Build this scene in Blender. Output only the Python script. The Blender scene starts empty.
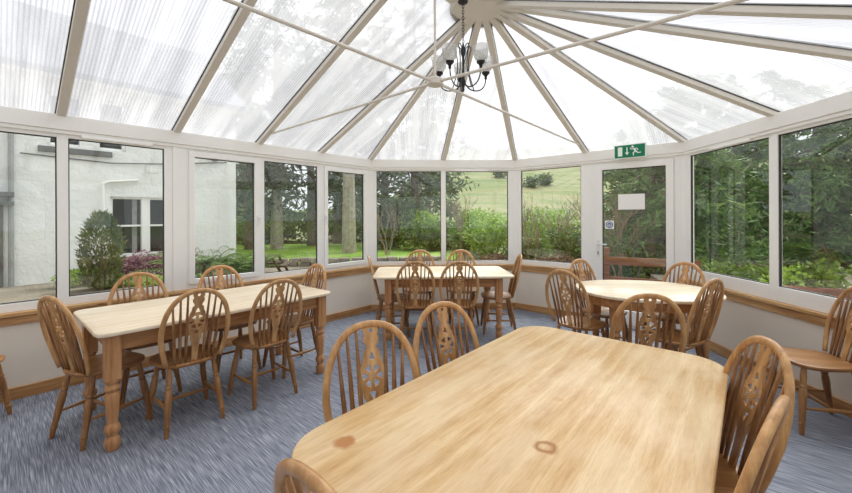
import bpy, bmesh, math, random
import numpy as np
from mathutils import Vector, Matrix
random.seed(7)
rng = np.random.default_rng(7)
S = bpy.context.scene
COL = S.collection
PI = math.pi
D2R = PI / 180

# ------------------------------------------------------------------ camera
cam = bpy.data.objects.new('camera', bpy.data.cameras.new('camera'))
COL.objects.link(cam)
S.camera = cam
cam.data.sensor_width = 36
cam.data.lens = 378 / 852 * 36
cam.data.shift_y = -30 / 852
cam.data.clip_start = 0.02
cam.data.clip_end = 600
cam.matrix_world = Matrix.Translation((0, 0, 1.45)) @ Matrix.Rotation(PI / 2, 4, 'X') @ Matrix.Rotation(-0.004, 4, 'Z')

# ------------------------------------------------------------------ world: bright overcast sky
W = bpy.data.worlds.new('overcast_sky')
S.world = W
W.use_nodes = True
wt = W.node_tree
wt.nodes.clear()
wo = wt.nodes.new('ShaderNodeOutputWorld')
wb = wt.nodes.new('ShaderNodeBackground')
wtc = wt.nodes.new('ShaderNodeTexCoord')
wn = wt.nodes.new('ShaderNodeTexNoise')
wn.inputs['Scale'].default_value = 2.2
wn.inputs['Detail'].default_value = 5
wr = wt.nodes.new('ShaderNodeValToRGB')
wr.color_ramp.elements[0].position = 0.3
wr.color_ramp.elements[0].color = (0.84, 0.86, 0.90, 1)
wr.color_ramp.elements[1].position = 0.7
wr.color_ramp.elements[1].color = (1, 1, 1, 1)
wt.links.new(wtc.outputs['Generated'], wn.inputs['Vector'])
wt.links.new(wn.outputs['Fac'], wr.inputs['Fac'])
wt.links.new(wr.outputs['Color'], wb.inputs['Color'])
wt.links.new(wb.outputs['Background'], wo.inputs['Surface'])
wb.inputs['Strength'].default_value = 0.56

# soft sun behind thin cloud, high and to the left of the lens
sd = bpy.data.lights.new('sun', 'SUN')
sd.energy = 3.3
sd.angle = 1.1
sd.color = (1, 0.98, 0.95)
so = bpy.data.objects.new('sun', sd)
COL.objects.link(so)
so.rotation_euler = (38 * D2R, 0, 150 * D2R)

S.view_settings.view_transform = 'Standard'
S.view_settings.look = 'None'
S.view_settings.gamma = 1
S.view_settings.use_curve_mapping = False
S.view_settings.exposure = 1.16
S.cycles.max_bounces = 12
S.cycles.transparent_max_bounces = 24
S.cycles.transmission_bounces = 8
S.cycles.diffuse_bounces = 5
S.cycles.sample_clamp_indirect = 6
S.cycles.caustics_reflective = False
S.cycles.caustics_refractive = False


# ------------------------------------------------------------------ materials
def lin(r, g, b):
    f = lambda c: (c / 255 / 12.92) if c / 255 <= 0.04045 else ((c / 255 + 0.055) / 1.055) ** 2.4
    return (f(r), f(g), f(b), 1)


class NT:
    def __init__(s, name):
        s.m = bpy.data.materials.new(name)
        s.m.use_nodes = True
        s.t = s.m.node_tree
        s.t.nodes.clear()
        s.out = s.n('ShaderNodeOutputMaterial')

    def n(s, kind, **kw):
        nd = s.t.nodes.new(kind)
        for k, v in kw.items():
            if hasattr(nd, k) and k not in nd.inputs:
                setattr(nd, k, v)
            else:
                nd.inputs[k].default_value = v
        return nd

    def l(s, a, b):
        s.t.links.new(a, b)

    def coord(s, scale=(1, 1, 1), rot=(0, 0, 0)):
        c = s.n('ShaderNodeTexCoord')
        mp = s.n('ShaderNodeMapping')
        mp.inputs['Scale'].default_value = scale
        mp.inputs['Rotation'].default_value = rot
        s.l(c.outputs['Object'], mp.inputs['Vector'])
        return mp.outputs['Vector']

    def noise(s, vec, scale, detail=4, rough=0.55):
        nd = s.n('ShaderNodeTexNoise')
        nd.inputs['Scale'].default_value = scale
        nd.inputs['Detail'].default_value = detail
        nd.inputs['Roughness'].default_value = rough
        s.l(vec, nd.inputs['Vector'])
        return nd.outputs['Fac']

    def ramp(s, fac, stops):
        r = s.n('ShaderNodeValToRGB')
        e = r.color_ramp.elements
        while len(e) < len(stops):
            e.new(0.5)
        for k, (p, c) in enumerate(stops):
            e[k].position = p
            e[k].color = c
        s.l(fac, r.inputs['Fac'])
        return r.outputs['Color']

    def mix(s, fac, a, b, mode='MIX'):
        nd = s.n('ShaderNodeMix', data_type='RGBA', blend_type=mode)
        for sock, v in ((nd.inputs[0], fac), (nd.inputs[6], a), (nd.inputs[7], b)):
            if hasattr(v, 'is_output'):
                s.l(v, sock)
            else:
                sock.default_value = v
        return nd.outputs[2]

    def math(s, op, a, b=0.0, clamp=False):
        nd = s.n('ShaderNodeMath', operation=op)
        nd.use_clamp = clamp
        for sock, v in ((nd.inputs[0], a), (nd.inputs[1], b)):
            if hasattr(v, 'is_output'):
                s.l(v, sock)
            else:
                sock.default_value = v
        return nd.outputs[0]

    def bsdf(s, col, rough=0.5, spec=0.5, bump=None, bstr=0.2, bdist=0.01, metal=0, rsock=None):
        b = s.n('ShaderNodeBsdfPrincipled')
        if hasattr(col, 'is_output'):
            s.l(col, b.inputs['Base Color'])
        else:
            b.inputs['Base Color'].default_value = col
        b.inputs['Roughness'].default_value = rough
        if rsock is not None:
            s.l(rsock, b.inputs['Roughness'])
        b.inputs['Specular IOR Level'].default_value = spec
        b.inputs['Metallic'].default_value = metal
        if bump is not None:
            bp = s.n('ShaderNodeBump')
            bp.inputs['Strength'].default_value = bstr
            bp.inputs['Distance'].default_value = bdist
            s.l(bump, bp.inputs['Height'])
            s.l(bp.outputs['Normal'], b.inputs['Normal'])
        s.l(b.outputs['BSDF'], s.out.inputs['Surface'])
        return b


def simple(name, c, rough=0.5, spec=0.5, var=0.06, scale=8, bstr=0.0):
    k = NT(name)
    v = k.coord()
    n = k.noise(v, scale)
    c0 = tuple(x * (1 - var) for x in c[:3]) + (1,)
    c1 = tuple(min(1, x * (1 + var)) for x in c[:3]) + (1,)
    k.bsdf(k.ramp(n, [(0.3, c0), (0.7, c1)]), rough, spec, n if bstr else None, bstr)
    return k.m


def wood(name, light, mid, dark, axis='x', rough=0.45, planks=0, grain=1.0, vary=0.0, knots=0.0, spec=0.35):
    k = NT(name)
    sc = {'x': (1.2, 16, 16), 'y': (16, 1.2, 16), 'z': (16, 16, 1.2)}[axis]
    v = k.coord(sc)
    n1 = k.noise(v, 1.6 * grain, 5, 0.6)
    n2 = k.noise(v, 9 * grain, 3, 0.6)
    base = k.ramp(n1, [(0.28, dark), (0.5, mid), (0.72, light)])
    fine = k.ramp(n2, [(0.35, (0.80, 0.76, 0.70, 1)), (0.6, (1, 1, 1, 1))])
    col = k.mix(0.55, base, fine, 'MULTIPLY')
    if planks:
        c = k.n('ShaderNodeTexCoord')
        sp = k.n('ShaderNodeSeparateXYZ')
        k.l(c.outputs['Object'], sp.inputs[0])
        fl = k.math('FLOOR', k.math('MULTIPLY', sp.outputs[1], planks))
        wn_ = k.n('ShaderNodeTexWhiteNoise', noise_dimensions='1D')
        k.l(fl, wn_.inputs['W'])
        tint = k.ramp(wn_.outputs['Value'], [(0, (0.87, 0.85, 0.80, 1)), (1, (1, 1, 1, 1))])
        col = k.mix(0.8, col, tint, 'MULTIPLY')
    if knots:
        vv = k.coord((3.2, 7, 7))
        vo = k.n('ShaderNodeTexVoronoi')
        vo.inputs['Scale'].default_value = 0.9
        k.l(vv, vo.inputs['Vector'])
        kf = k.ramp(vo.outputs['Distance'], [(0.03, (knots, knots, knots, 1)), (0.12, (0, 0, 0, 1))])
        col = k.mix(kf, col, tuple(x * 0.35 for x in dark[:3]) + (1,))
    if vary:
        oi = k.n('ShaderNodeObjectInfo')
        tint = k.ramp(oi.outputs['Random'], [(0, (1 - vary, 1 - vary, 1 - vary * 0.8, 1)), (1, (1, 1, 1, 1))])
        col = k.mix(1.0, col, tint, 'MULTIPLY')
    k.bsdf(col, rough, spec, n2, 0.12, 0.003)
    return k.m


M = {}
M['upvc'] = simple('white_upvc', lin(246, 246, 244), 0.28, 0.5, 0.01)
M['upvc_beam'] = simple('eaves_upvc', lin(244, 243, 240), 0.35, 0.5, 0.01)
M['rafter'] = simple('rafter_upvc', lin(219, 214, 205), 0.4, 0.5, 0.015)
M['gasket'] = simple('black_rubber', lin(38, 38, 38), 0.6)
M['plaster'] = simple('cream_plaster', lin(232, 224, 212), 0.8, 0.2, 0.015, 6)
M['chair'] = wood('chair_honey_wood', lin(190, 144, 96), lin(158, 112, 68), lin(112, 72, 40), 'z', 0.34, vary=0.22, spec=0.5)
M['chair_flat'] = wood('chair_seat_wood', lin(194, 146, 92), lin(166, 116, 68), lin(128, 84, 46), 'y', 0.33, vary=0.15, spec=0.5)
M['hoop'] = wood('chair_hoop_wood', lin(222, 178, 124), lin(196, 148, 96), lin(156, 110, 66), 'z', 0.30, vary=0.15, spec=0.5)
M['chair_x'] = wood('chair_stretcher_wood', lin(180, 132, 80), lin(150, 104, 60), lin(112, 74, 40), 'x', 0.4, vary=0.2)
M['table_leg'] = wood('table_pine_leg', lin(206, 158, 112), lin(186, 136, 92), lin(150, 102, 64), 'z', 0.45, knots=0.3)
M['table_apron'] = wood('table_pine_apron', lin(198, 150, 104), lin(174, 126, 82), lin(138, 94, 58), 'x', 0.45)
M['table_top'] = wood('table_scrubbed_top', lin(250, 240, 222), lin(244, 230, 206), lin(230, 208, 176), 'x', 0.36, planks=6.5, spec=0.4)
M['baseboard'] = wood('pine_baseboard', lin(214, 174, 124), lin(188, 142, 94), lin(142, 96, 56), 'x', 0.4, knots=0.9)
M['sill'] = wood('pine_sill', lin(226, 190, 142), lin(204, 162, 112), lin(158, 112, 70), 'x', 0.4, knots=0.7)
M['black'] = simple('black_iron', lin(22, 21, 22), 0.35)
M['chrome'] = simple('white_handle', lin(236, 236, 236), 0.25)
M['steel'] = simple('grey_steel', lin(170, 170, 168), 0.35)
M['paper'] = simple('white_paper', lin(247, 246, 244), 0.6, 0.3, 0.005)
M['sign_white'] = simple('sign_white', lin(238, 246, 240), 0.4, 0.4, 0.01)
M['sign_green'] = simple('sign_green', lin(0, 122, 84), 0.4, 0.4, 0.02)
M['sticker_blue'] = simple('sticker_blue', lin(42, 92, 156), 0.4)


def table_top_main():
    k = NT('worn_table_top')
    v = k.coord((1.0, 15, 15))
    n1 = k.noise(v, 1.5, 5, 0.6)
    n2 = k.noise(v, 11, 3, 0.7)
    base = k.ramp(n1, [(0.25, lin(194, 150, 94)), (0.5, lin(214, 178, 126)), (0.72, lin(232, 206, 162))])
    fine = k.ramp(n2, [(0.38, (0.72, 0.64, 0.5, 1)), (0.56, (1, 1, 1, 1))])
    col = k.mix(0.5, base, fine, 'MULTIPLY')
    # broad pale worn patches against warmer varnish
    vb = k.coord((1.6, 3.2, 1))
    nb = k.noise(vb, 1.5, 4, 0.6)
    pale = k.ramp(nb, [(0.4, (0, 0, 0, 1)), (0.62, (1, 1, 1, 1))])
    col = k.mix(k.math('MULTIPLY', pale, 0.45), col, lin(236, 216, 182))
    # stains with a place of their own: (x, y, radius, ring?, colour, strength)
    c = k.n('ShaderNodeTexCoord')
    for (x, y, r, ring, cc, st) in STAINS:
        dn = k.n('ShaderNodeVectorMath', operation='DISTANCE')
        wob = k.n('ShaderNodeTexNoise')
        wob.inputs['Scale'].default_value = 22
        k.l(c.outputs['Object'], wob.inputs['Vector'])
        k.l(c.outputs['Object'], dn.inputs[0])
        dn.inputs[1].default_value = (x, y, 0.75)
        d = k.math('ADD', dn.outputs['Value'], k.math('MULTIPLY', k.math('SUBTRACT', wob.outputs['Fac'], 0.5), r * 0.9))
        if ring:
            f = k.math('SUBTRACT', 1.0, k.math('DIVIDE', k.math('ABSOLUTE', k.math('SUBTRACT', d, r)), r * 0.5), True)
        else:
            f = k.math('MULTIPLY', k.math('SUBTRACT', 1.0, k.math('DIVIDE', d, r)), 2.5, True)
        col = k.mix(k.math('MULTIPLY', f, st, True), col, cc)
    k.bsdf(col, 0.38, 0.4, n2, 0.15, 0.002)
    return k.m


def carpet():
    k = NT('blue_grey_streaked_carpet')
    ang = (48.7) * D2R
    c = k.n('ShaderNodeTexCoord')
    mp = k.n('ShaderNodeMapping')
    mp.inputs['Rotation'].default_value = (0, 0, -ang)
    k.l(c.outputs['Object'], mp.inputs['Vector'])
    m2 = k.n('ShaderNodeMapping')
    m2.inputs['Scale'].default_value = (190, 6, 1)
    k.l(mp.outputs['Vector'], m2.inputs['Vector'])
    n1 = k.noise(m2.outputs['Vector'], 1.0, 2, 0.5)
    m3 = k.n('ShaderNodeMapping')
    m3.inputs['Scale'].default_value = (60, 4, 1)
    k.l(mp.outputs['Vector'], m3.inputs['Vector'])
    n2 = k.noise(m3.outputs['Vector'], 1.0, 2, 0.5)
    a = k.ramp(n1, [(0.3, lin(100, 106, 120)), (0.5, lin(134, 139, 151)), (0.72, lin(180, 184, 194))])
    b = k.ramp(n2, [(0.3, (0.72, 0.73, 0.77, 1)), (0.65, (1, 1, 1, 1))])
    col = k.mix(0.8, a, b, 'MULTIPLY')
    k.bsdf(col, 0.9, 0.1, n1, 0.4, 0.004)
    return k.m


def glass():
    k = NT('double_glazing')
    tr = k.n('ShaderNodeBsdfTransparent')
    tr.inputs['Color'].default_value = (0.93, 0.955, 0.945, 1)
    gl = k.n('ShaderNodeBsdfGlossy')
    gl.inputs['Roughness'].default_value = 0.0
    gl.inputs['Color'].default_value = (1, 1, 1, 1)
    ge = k.n('ShaderNodeNewGeometry')
    dt = k.n('ShaderNodeVectorMath', operation='DOT_PRODUCT')
    k.l(ge.outputs['Normal'], dt.inputs[0])
    k.l(ge.outputs['Incoming'], dt.inputs[1])
    cs = k.math('SUBTRACT', 1.0, k.math('ABSOLUTE', dt.outputs['Value']), True)
    fr = k.math('ADD', k.math('MULTIPLY', k.math('POWER', cs, 5.0), 0.9), 0.05)   # thin sheet: the same from both sides
    mx = k.n('ShaderNodeMixShader')
    k.l(k.math('MULTIPLY', fr, 0.85, True), mx.inputs[0])
    k.l(tr.outputs[0], mx.inputs[1])
    k.l(gl.outputs[0], mx.inputs[2])
    k.l(mx.outputs[0], k.out.inputs['Surface'])
    return k.m


def polycarb():
    k = NT('twin_wall_polycarbonate')
    c = k.n('ShaderNodeTexCoord')
    sp = k.n('ShaderNodeSeparateXYZ')
    k.l(c.outputs['Object'], sp.inputs[0])
    w = k.math('FRACT', k.math('MULTIPLY', sp.outputs[0], 1 / 0.024))
    tri = k.math('ABSOLUTE', k.math('SUBTRACT', w, 0.5))           # 0..0.5
    rib = k.ramp(tri, [(0.10, (1, 1, 1, 1)), (0.26, (0, 0, 0, 1))])
    v = k.coord((9, 0.6, 0.6))
    n = k.noise(v, 1.0, 5, 0.65)
    dirt = k.ramp(n, [(0.36, (0.84, 0.84, 0.85, 1)), (0.6, (1, 1, 1, 1))])
    col = k.mix(rib, (0.88, 0.88, 0.88, 1), (0.64, 0.65, 0.67, 1))
    col = k.mix(1.0, col, dirt, 'MULTIPLY')
    tr = k.n('ShaderNodeBsdfTransparent')
    k.l(col, tr.inputs['Color'])
    tl = k.n('ShaderNodeBsdfTranslucent')
    k.l(col, tl.inputs['Color'])
    gl = k.n('ShaderNodeBsdfGlossy')
    gl.inputs['Roughness'].default_value = 0.25
    m1 = k.n('ShaderNodeMixShader')
    fac = k.math('ADD', k.math('MULTIPLY', rib, 0.12), 0.26)
    k.l(fac, m1.inputs[0])
    k.l(tr.outputs[0], m1.inputs[1])
    k.l(tl.outputs[0], m1.inputs[2])
    m2 = k.n('ShaderNodeMixShader')
    m2.inputs[0].default_value = 0.04
    k.l(m1.outputs[0], m2.inputs[1])
    k.l(gl.outputs[0], m2.inputs[2])
    k.l(m2.outputs[0], k.out.inputs['Surface'])
    return k.m


def leafmat(name, c0, c1, c2):
    k = NT(name)
    v = k.coord()
    n = k.noise(v, 3.1, 3)
    wn_ = k.noise(v, 40, 1)
    col = k.ramp(n, [(0.3, c0), (0.52, c1), (0.75, c2)])
    col = k.mix(0.5, col, k.ramp(wn_, [(0.3, (0.5, 0.5, 0.5, 1)), (0.7, (1, 1, 1, 1))]), 'MULTIPLY')
    b = k.bsdf(col, 0.55, 0.3)
    tl = k.n('ShaderNodeBsdfTranslucent')
    k.l(col, tl.inputs['Color'])
    mx = k.n('ShaderNodeMixShader')
    mx.inputs[0].default_value = 0.35
    k.l(b.outputs[0], mx.inputs[1])
    k.l(tl.outputs[0], mx.inputs[2])
    k.l(mx.outputs[0], k.out.inputs['Surface'])
    return k.m


M['carpet'] = carpet()
M['glass'] = glass()
M['poly'] = polycarb()
M['leaf_dark'] = leafmat('conifer_needles', lin(66, 80, 50), lin(104, 120, 78), lin(148, 160, 112))
M['leaf_mid'] = leafmat('shrub_leaves', lin(74, 98, 40), lin(116, 142, 62), lin(164, 184, 96))
M['leaf_bright'] = leafmat('young_leaves', lin(120, 152, 52), lin(160, 190, 76), lin(196, 214, 116))
M['leaf_fern'] = leafmat('fern_leaves', lin(72, 100, 56), lin(108, 138, 78), lin(156, 178, 108))
M['leaf_juniper'] = leafmat('juniper_needles', lin(66, 84, 48), lin(104, 120, 66), lin(156, 160, 100))
M['heather'] = leafmat('heather_flowers', lin(140, 96, 108), lin(178, 134, 148), lin(206, 178, 184))
M['bracken'] = leafmat('dead_bracken', lin(78, 58, 42), lin(120, 92, 66), lin(160, 132, 96))
M['twig'] = simple('bare_twigs', lin(150, 130, 110), 0.8, 0.2, 0.2)
M['bark'] = simple('pine_bark', lin(120, 108, 94), 0.9, 0.1, 0.35, 6, 0.4)
M['bark_pale'] = simple('pale_bark', lin(172, 162, 146), 0.9, 0.1, 0.25, 6, 0.4)
M['fence'] = wood('weathered_fence', lin(150, 104, 78), lin(126, 84, 60), lin(88, 56, 40), 'x', 0.7)
M['redwood'] = wood('red_stained_boards', lin(150, 82, 66), lin(124, 62, 50), lin(92, 44, 36), 'x', 0.7)
M['oldwood'] = wood('weathered_bench_wood', lin(120, 104, 86), lin(92, 78, 64), lin(66, 54, 44), 'x', 0.8)
M['slate'] = simple('roof_slate', lin(92, 98, 110), 0.6, 0.4, 0.2, 12, 0.2)
M['stone'] = simple('grey_stone', lin(140, 132, 120), 0.9, 0.1, 0.35, 5, 0.4)
M['sillstone'] = simple('dark_sill_stone', lin(104, 104, 102), 0.8, 0.2, 0.2, 6)
M['darkroom'] = simple('dark_window_glass', lin(34, 40, 40), 0.3, 0.15, 0.3, 1.5)
M['curtain'] = simple('curtain_cloth', lin(150, 150, 148), 0.9, 0.1, 0.2)
M['pipe'] = simple('grey_pipe', lin(150, 152, 152), 0.5)


def ground_mat(name, stops, scale, bs=0.3, rough=0.95):
    k = NT(name)
    v = k.coord()
    a = k.noise(v, scale, 6, 0.65)
    b = k.noise(v, scale * 14, 3, 0.6)
    col = k.mix(0.6, k.ramp(a, stops), k.ramp(b, [(0.3, (0.55, 0.55, 0.55, 1)), (0.7, (1, 1, 1, 1))]), 'MULTIPLY')
    k.bsdf(col, rough, 0.1, b, bs, 0.03)
    return k.m


M['gravel'] = ground_mat('gravel', [(0.3, lin(128, 118, 104)), (0.7, lin(176, 166, 150))], 1.2)
M['lawn'] = ground_mat('lawn_grass', [(0.3, lin(112, 150, 58)), (0.7, lin(166, 196, 98))], 0.5)
M['hill_'] = ground_mat('hill_grass', [(0.3, lin(128, 138, 88)), (0.5, lin(160, 164, 112)), (0.72, lin(176, 164, 128))], 0.05)


def hill_mat():
    k = NT('patchy_hill_grass')
    v = k.coord((0.5, 1.6, 1))
    a = k.noise(v, 0.055, 6, 0.62)
    b = k.noise(k.coord(), 1.4, 4, 0.7)
    base = k.ramp(a, [(0.32, lin(84, 98, 62)), (0.44, lin(118, 130, 84)), (0.54, lin(146, 142, 108)), (0.64, lin(112, 126, 80)), (0.74, lin(134, 118, 98))])
    col = k.mix(0.55, base, k.ramp(b, [(0.35, (0.6, 0.6, 0.58, 1)), (0.62, (1, 1, 1, 1))]), 'MULTIPLY')
    k.bsdf(col, 0.95, 0.1, b, 0.5, 0.2)
    return k.m


M['hill'] = hill_mat()


def render_wall():
    k = NT('white_rough_render')
    v = k.coord()
    n = k.noise(v, 3.5, 8, 0.7)
    n2 = k.noise(v, 0.6, 3, 0.5)
    col = k.ramp(n2, [(0.3, lin(228, 230, 230)), (0.65, lin(246, 246, 245))])
    k.bsdf(col, 0.9, 0.1, n, 0.8, 0.06)
    return k.m


M['render'] = render_wall()

# ------------------------------------------------------------------ geometry helpers


class MB:
    """collects shapes, then links them as one mesh object"""

    def __init__(s):
        s.bm = bmesh.new()

    def box(s, x0, x1, y0, y1, z0, z1, mat=None):
        P = [(x, y, z) for x in (x0, x1) for y in (y0, y1) for z in (z0, z1)]
        if mat is not None:
            P = [mat @ Vector(p) for p in P]
        v = [s.bm.verts.new(p) for p in P]
        for f in ((0, 1, 3, 2), (4, 6, 7, 5), (0, 4, 5, 1), (2, 3, 7, 6), (0, 2, 6, 4), (1, 5, 7, 3)):
            s.bm.faces.new([v[i] for i in f])
        return s

    def bar(s, p0, p1, w, h, up=(0, 0, 1), off=0.0):
        """box beam from p0 to p1, width w across, height h downward from the line"""
        p0, p1 = Vector(p0), Vector(p1)
        d = (p1 - p0).normalized()
        side = d.cross(Vector(up)).normalized()
        u = side.cross(d).normalized()
        vs = []
        for p in (p0, p1):
            for a in (-w / 2, w / 2):
                for b in (off, off - h):
                    vs.append(s.bm.verts.new(p + side * a + u * b))
        for f in ((0, 1, 3, 2), (4, 6, 7, 5), (0, 4, 5, 1), (2, 3, 7, 6), (0, 2, 6, 4), (1, 5, 7, 3)):
            s.bm.faces.new([vs[i] for i in f])
        return s

    def prism(s, pts, z0, z1):
        lo = [s.bm.verts.new((p[0], p[1], z0)) for p in pts]
        hi = [s.bm.verts.new((p[0], p[1], z1)) for p in pts]
        n = len(pts)
        s.bm.faces.new(lo[::-1])
        s.bm.faces.new(hi)
        for i in range(n):
            s.bm.faces.new((lo[i], lo[(i + 1) % n], hi[(i + 1) % n], hi[i]))
        return s

    def rings(s, rings, cap=True, closed=False):
        R = [[s.bm.verts.new(p) for p in r] for r in rings]
        n = len(R[0])
        m = len(R)
        for a in range(m if closed else m - 1):
            A, B = R[a], R[(a + 1) % m]
            for i in range(n):
                s.bm.faces.new((A[i], A[(i + 1) % n], B[(i + 1) % n], B[i]))
        if cap and not closed:
            s.bm.faces.new(R[0][::-1])
            s.bm.faces.new(R[-1])
        return s

    def tube(s, pts, rad, n=8, flat=None):
        """round (or elliptical: flat=(ra, rb, ref)) tube along pts"""
        pts = [Vector(p) for p in pts]
        rs = rad if isinstance(rad, (list, tuple)) else [rad] * len(pts)
        rings = []
        prev = None
        for i, p in enumerate(pts):
            d = (pts[min(i + 1, len(pts) - 1)] - pts[max(i - 1, 0)]).normalized()
            if flat is not None:
                ref = Vector(flat[2])
            elif prev is not None:
                ref = prev
            else:
                ref = Vector((0, 0, 1)) if abs(d.z) < 0.9 else Vector((1, 0, 0))
            a = (ref - d * ref.dot(d)).normalized()
            b = d.cross(a)
            prev = a
            ra, rb = (rs[i], rs[i]) if flat is None else (flat[0], flat[1])
            rings.append([p + a * math.cos(t) * ra + b * math.sin(t) * rb for t in [2 * PI * k / n for k in range(n)]])
        return s.rings(rings)

    def lathe(s, prof, n=14, p0=None, p1=None):
        """prof = [(t, r)] with t in metres along z, or along p0->p1 when given (t 0..1)"""
        rings = []
        if p0 is not None:
            p0, p1 = Vector(p0), Vector(p1)
            d = (p1 - p0).normalized()
            a = d.cross(Vector((0, 1, 0.01))).normalized()
            b = d.cross(a)
        for t, r in prof:
            if p0 is None:
                rings.append([(r * math.cos(2 * PI * k / n), r * math.sin(2 * PI * k / n), t) for k in range(n)])
            else:
                c = p0.lerp(p1, t)
                rings.append([c + a * math.cos(2 * PI * k / n) * r + b * math.sin(2 * PI * k / n) * r for k in range(n)])
        return s.rings(rings)

    def build(s, name, mat, parent=None, smooth=False, bevel=0, M4=None):
        bmesh.ops.recalc_face_normals(s.bm, faces=s.bm.faces)
        me = bpy.data.meshes.new(name)
        s.bm.to_mesh(me)
        s.bm.free()
        me.materials.append(mat)
        o = bpy.data.objects.new(name, me)
        COL.objects.link(o)
        if parent is not None:
            o.parent = parent
        if M4 is not None:
            o.matrix_world = M4
        if smooth:
            for p in me.polygons:
                p.use_smooth = True
            if smooth != 'all':
                try:
                    me.set_sharp_from_angle(angle=40 * D2R)
                except Exception:
                    pass
        if bevel:
            b = o.modifiers.new('bevel', 'BEVEL')
            b.width = bevel
            b.segments = 2
            b.limit_method = 'ANGLE'
            b.angle_limit = 40 * D2R
        return o


def tag(o, label=None, cat=None, group=None, kind=None):
    if label:
        o['label'] = label
    if cat:
        o['category'] = cat
    if group:
        o['group'] = group
    if kind:
        o['kind'] = kind
    return o


def empty(name, loc=(0, 0, 0), rz=0, **kw):
    o = bpy.data.objects.new(name, None)
    o.empty_display_size = 0.1
    COL.objects.link(o)
    o.location = loc
    o.rotation_euler = (0, 0, rz)
    return tag(o, **kw)


def copy_tree(o, parent=None):
    c = o.copy()
    COL.objects.link(c)
    if parent is not None:
        c.parent = parent
    for ch in list(o.children):
        copy_tree(ch, c)
    return c


# ------------------------------------------------------------------ plan of the room
H = 2.33          # eaves
ZS = 0.70         # underside of window frames
A = Vector((-0.850, 5.813))
B = Vector((1.3985, 5.925))
C = Vector((3.073, 4.497))
Dp = Vector((3.035, 2.250))
dl = Vector((-0.6596, -0.7516))     # along the long sides, towards the house
nl = Vector((0.7516, -0.6596))      # inward from the left wall
Lr = A + dl * 6.2
Sr = Lr + nl * 5.27
APX = Vector((0.526, 3.439, 3.385))


def frame(P, Q):
    """facet frame: x from P to Q, y inward, z up"""
    d = (Q - P).normalized()
    n = Vector((-d.y, d.x))
    return Matrix(((d.x, n.x, 0, P.x), (d.y, n.y, 0, P.y), (0, 0, 1, 0), (0, 0, 0, 1)))


def st(o, label=None):
    o['kind'] = 'structure'
    if label:
        o['label'] = label
    return o


room = [A, Lr, Sr, Dp, C, B]
# floor
fl = MB().prism([(p.x, p.y) for p in room], -0.12, 0.0).build('floor', M['carpet'])
st(fl, 'blue grey carpet with fine pale streaks across the whole room')

FAC = {
    'left': (A, Lr),
    'back': (B, A),
    'exit': (C, B),
    'right': (Dp, C),
    'side': (Sr, Dp),
}
wn_count = [0]
tr_count = [0]


def dwarf(nm, P, Q, gaps=()):
    m4 = frame(P, Q)
    Ln = (Q - P).length
    segs = []
    x = 0
    for g0, g1 in gaps:
        segs.append((x, g0))
        x = g1
    segs.append((x, Ln))
    m = MB()
    t = MB()
    b = MB()
    f = MB()
    for a, c in segs:
        if c - a < 0.03:
            continue
        m.box(a, c, -0.16, 0.0, -0.14, ZS - 0.032)
        b.box(a, c, 0.0, 0.018, 0.0, 0.098)
        t.box(a, c, -0.16, 0.045, ZS - 0.032, ZS)
        f.box(a, c, 0.0, 0.022, ZS - 0.10, ZS - 0.032)
    w = m.build('wall_' + nm, M['plaster'], M4=m4)
    st(w, 'cream plastered low wall under the %s windows' % nm)
    st(b.build('baseboard_' + nm, M['baseboard'], bevel=0.004, M4=m4), 'knotty pine skirting board along the %s wall' % nm)
    tr_count[0] += 1
    s = t.build('trim_%d' % tr_count[0], M['sill'], bevel=0.006, M4=m4)
    st(s, 'pale pine window board along the %s wall' % nm)
    tr_count[0] += 1
    s = f.build('trim_%d' % tr_count[0], M['sill'], bevel=0.004, M4=m4)
    st(s, 'pine apron strip under the %s window board' % nm)
    return m4


def window(P, Q, x0, x1, lights, z0=ZS, z1=2.20, label='', handles=True):
    """fixed outer frame x0..x1 holding lights: (a, b, za, zb, opening)"""
    wn_count[0] += 1
    m4 = frame(P, Q)
    root = bpy.data.objects.new('window_%d' % wn_count[0], None)
    COL.objects.link(root)
    root.matrix_world = m4
    st(root, label)
    ls = sorted(lights)
    f = MB()
    # outer frame: stiles between lights, rails over and under each light
    xs = [x0]
    for a, b, za, zb, op in ls:
        xs += [a, b]
    xs.append(x1)
    for i in range(0, len(xs), 2):
        if xs[i + 1] - xs[i] > 0.004:
            f.box(xs[i], xs[i + 1], -0.042, 0.0, z0, z1)
    for a, b, za, zb, op in ls:
        f.box(a, b, -0.042, 0.0, z0, za)
        f.box(a, b, -0.042, 0.0, zb, z1)
    o = f.build('frame', M['upvc'], root, bevel=0.003)
    # bead line round every light
    for a, b, za, zb, op in ls:
        if op:
            s = MB()
            e = 0.055
            s.box(a - e, b + e, 0.0, 0.018, zb, zb + e).box(a - e, b + e, 0.0, 0.018, za - e, za)
            s.box(a - e, a, 0.0, 0.018, za, zb).box(b, b + e, 0.0, 0.018, za, zb)
            s.build('sash', M['upvc'], root, bevel=0.004)
            if handles:
                hx = op
                h = MB()
                h.box(hx - 0.014, hx + 0.014, 0.018, 0.03, 1.40, 1.48)
                h.tube([(hx, 0.03, 1.45), (hx, 0.055, 1.45), (hx + 0.01, 0.058, 1.40), (hx + 0.015, 0.058, 1.34)], 0.008, 8)
                h.build('handle', M['chrome'], root, smooth=True)
        g = MB()
        q = 0.008
        g.box(a, b, -0.030, -0.012, za, za + q).box(a, b, -0.030, -0.012, zb - q, zb)
        g.box(a, a + q, -0.030, -0.012, za + q, zb - q).box(b - q, b, -0.030, -0.012, za + q, zb - q)
        g.build('gasket', M['gasket'], root)
        p = MB().box(a + 0.001, b - 0.001, -0.024, -0.020, za + 0.001, zb - 0.001)
        p.build('pane', M['glass'], root)
    return root


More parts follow.
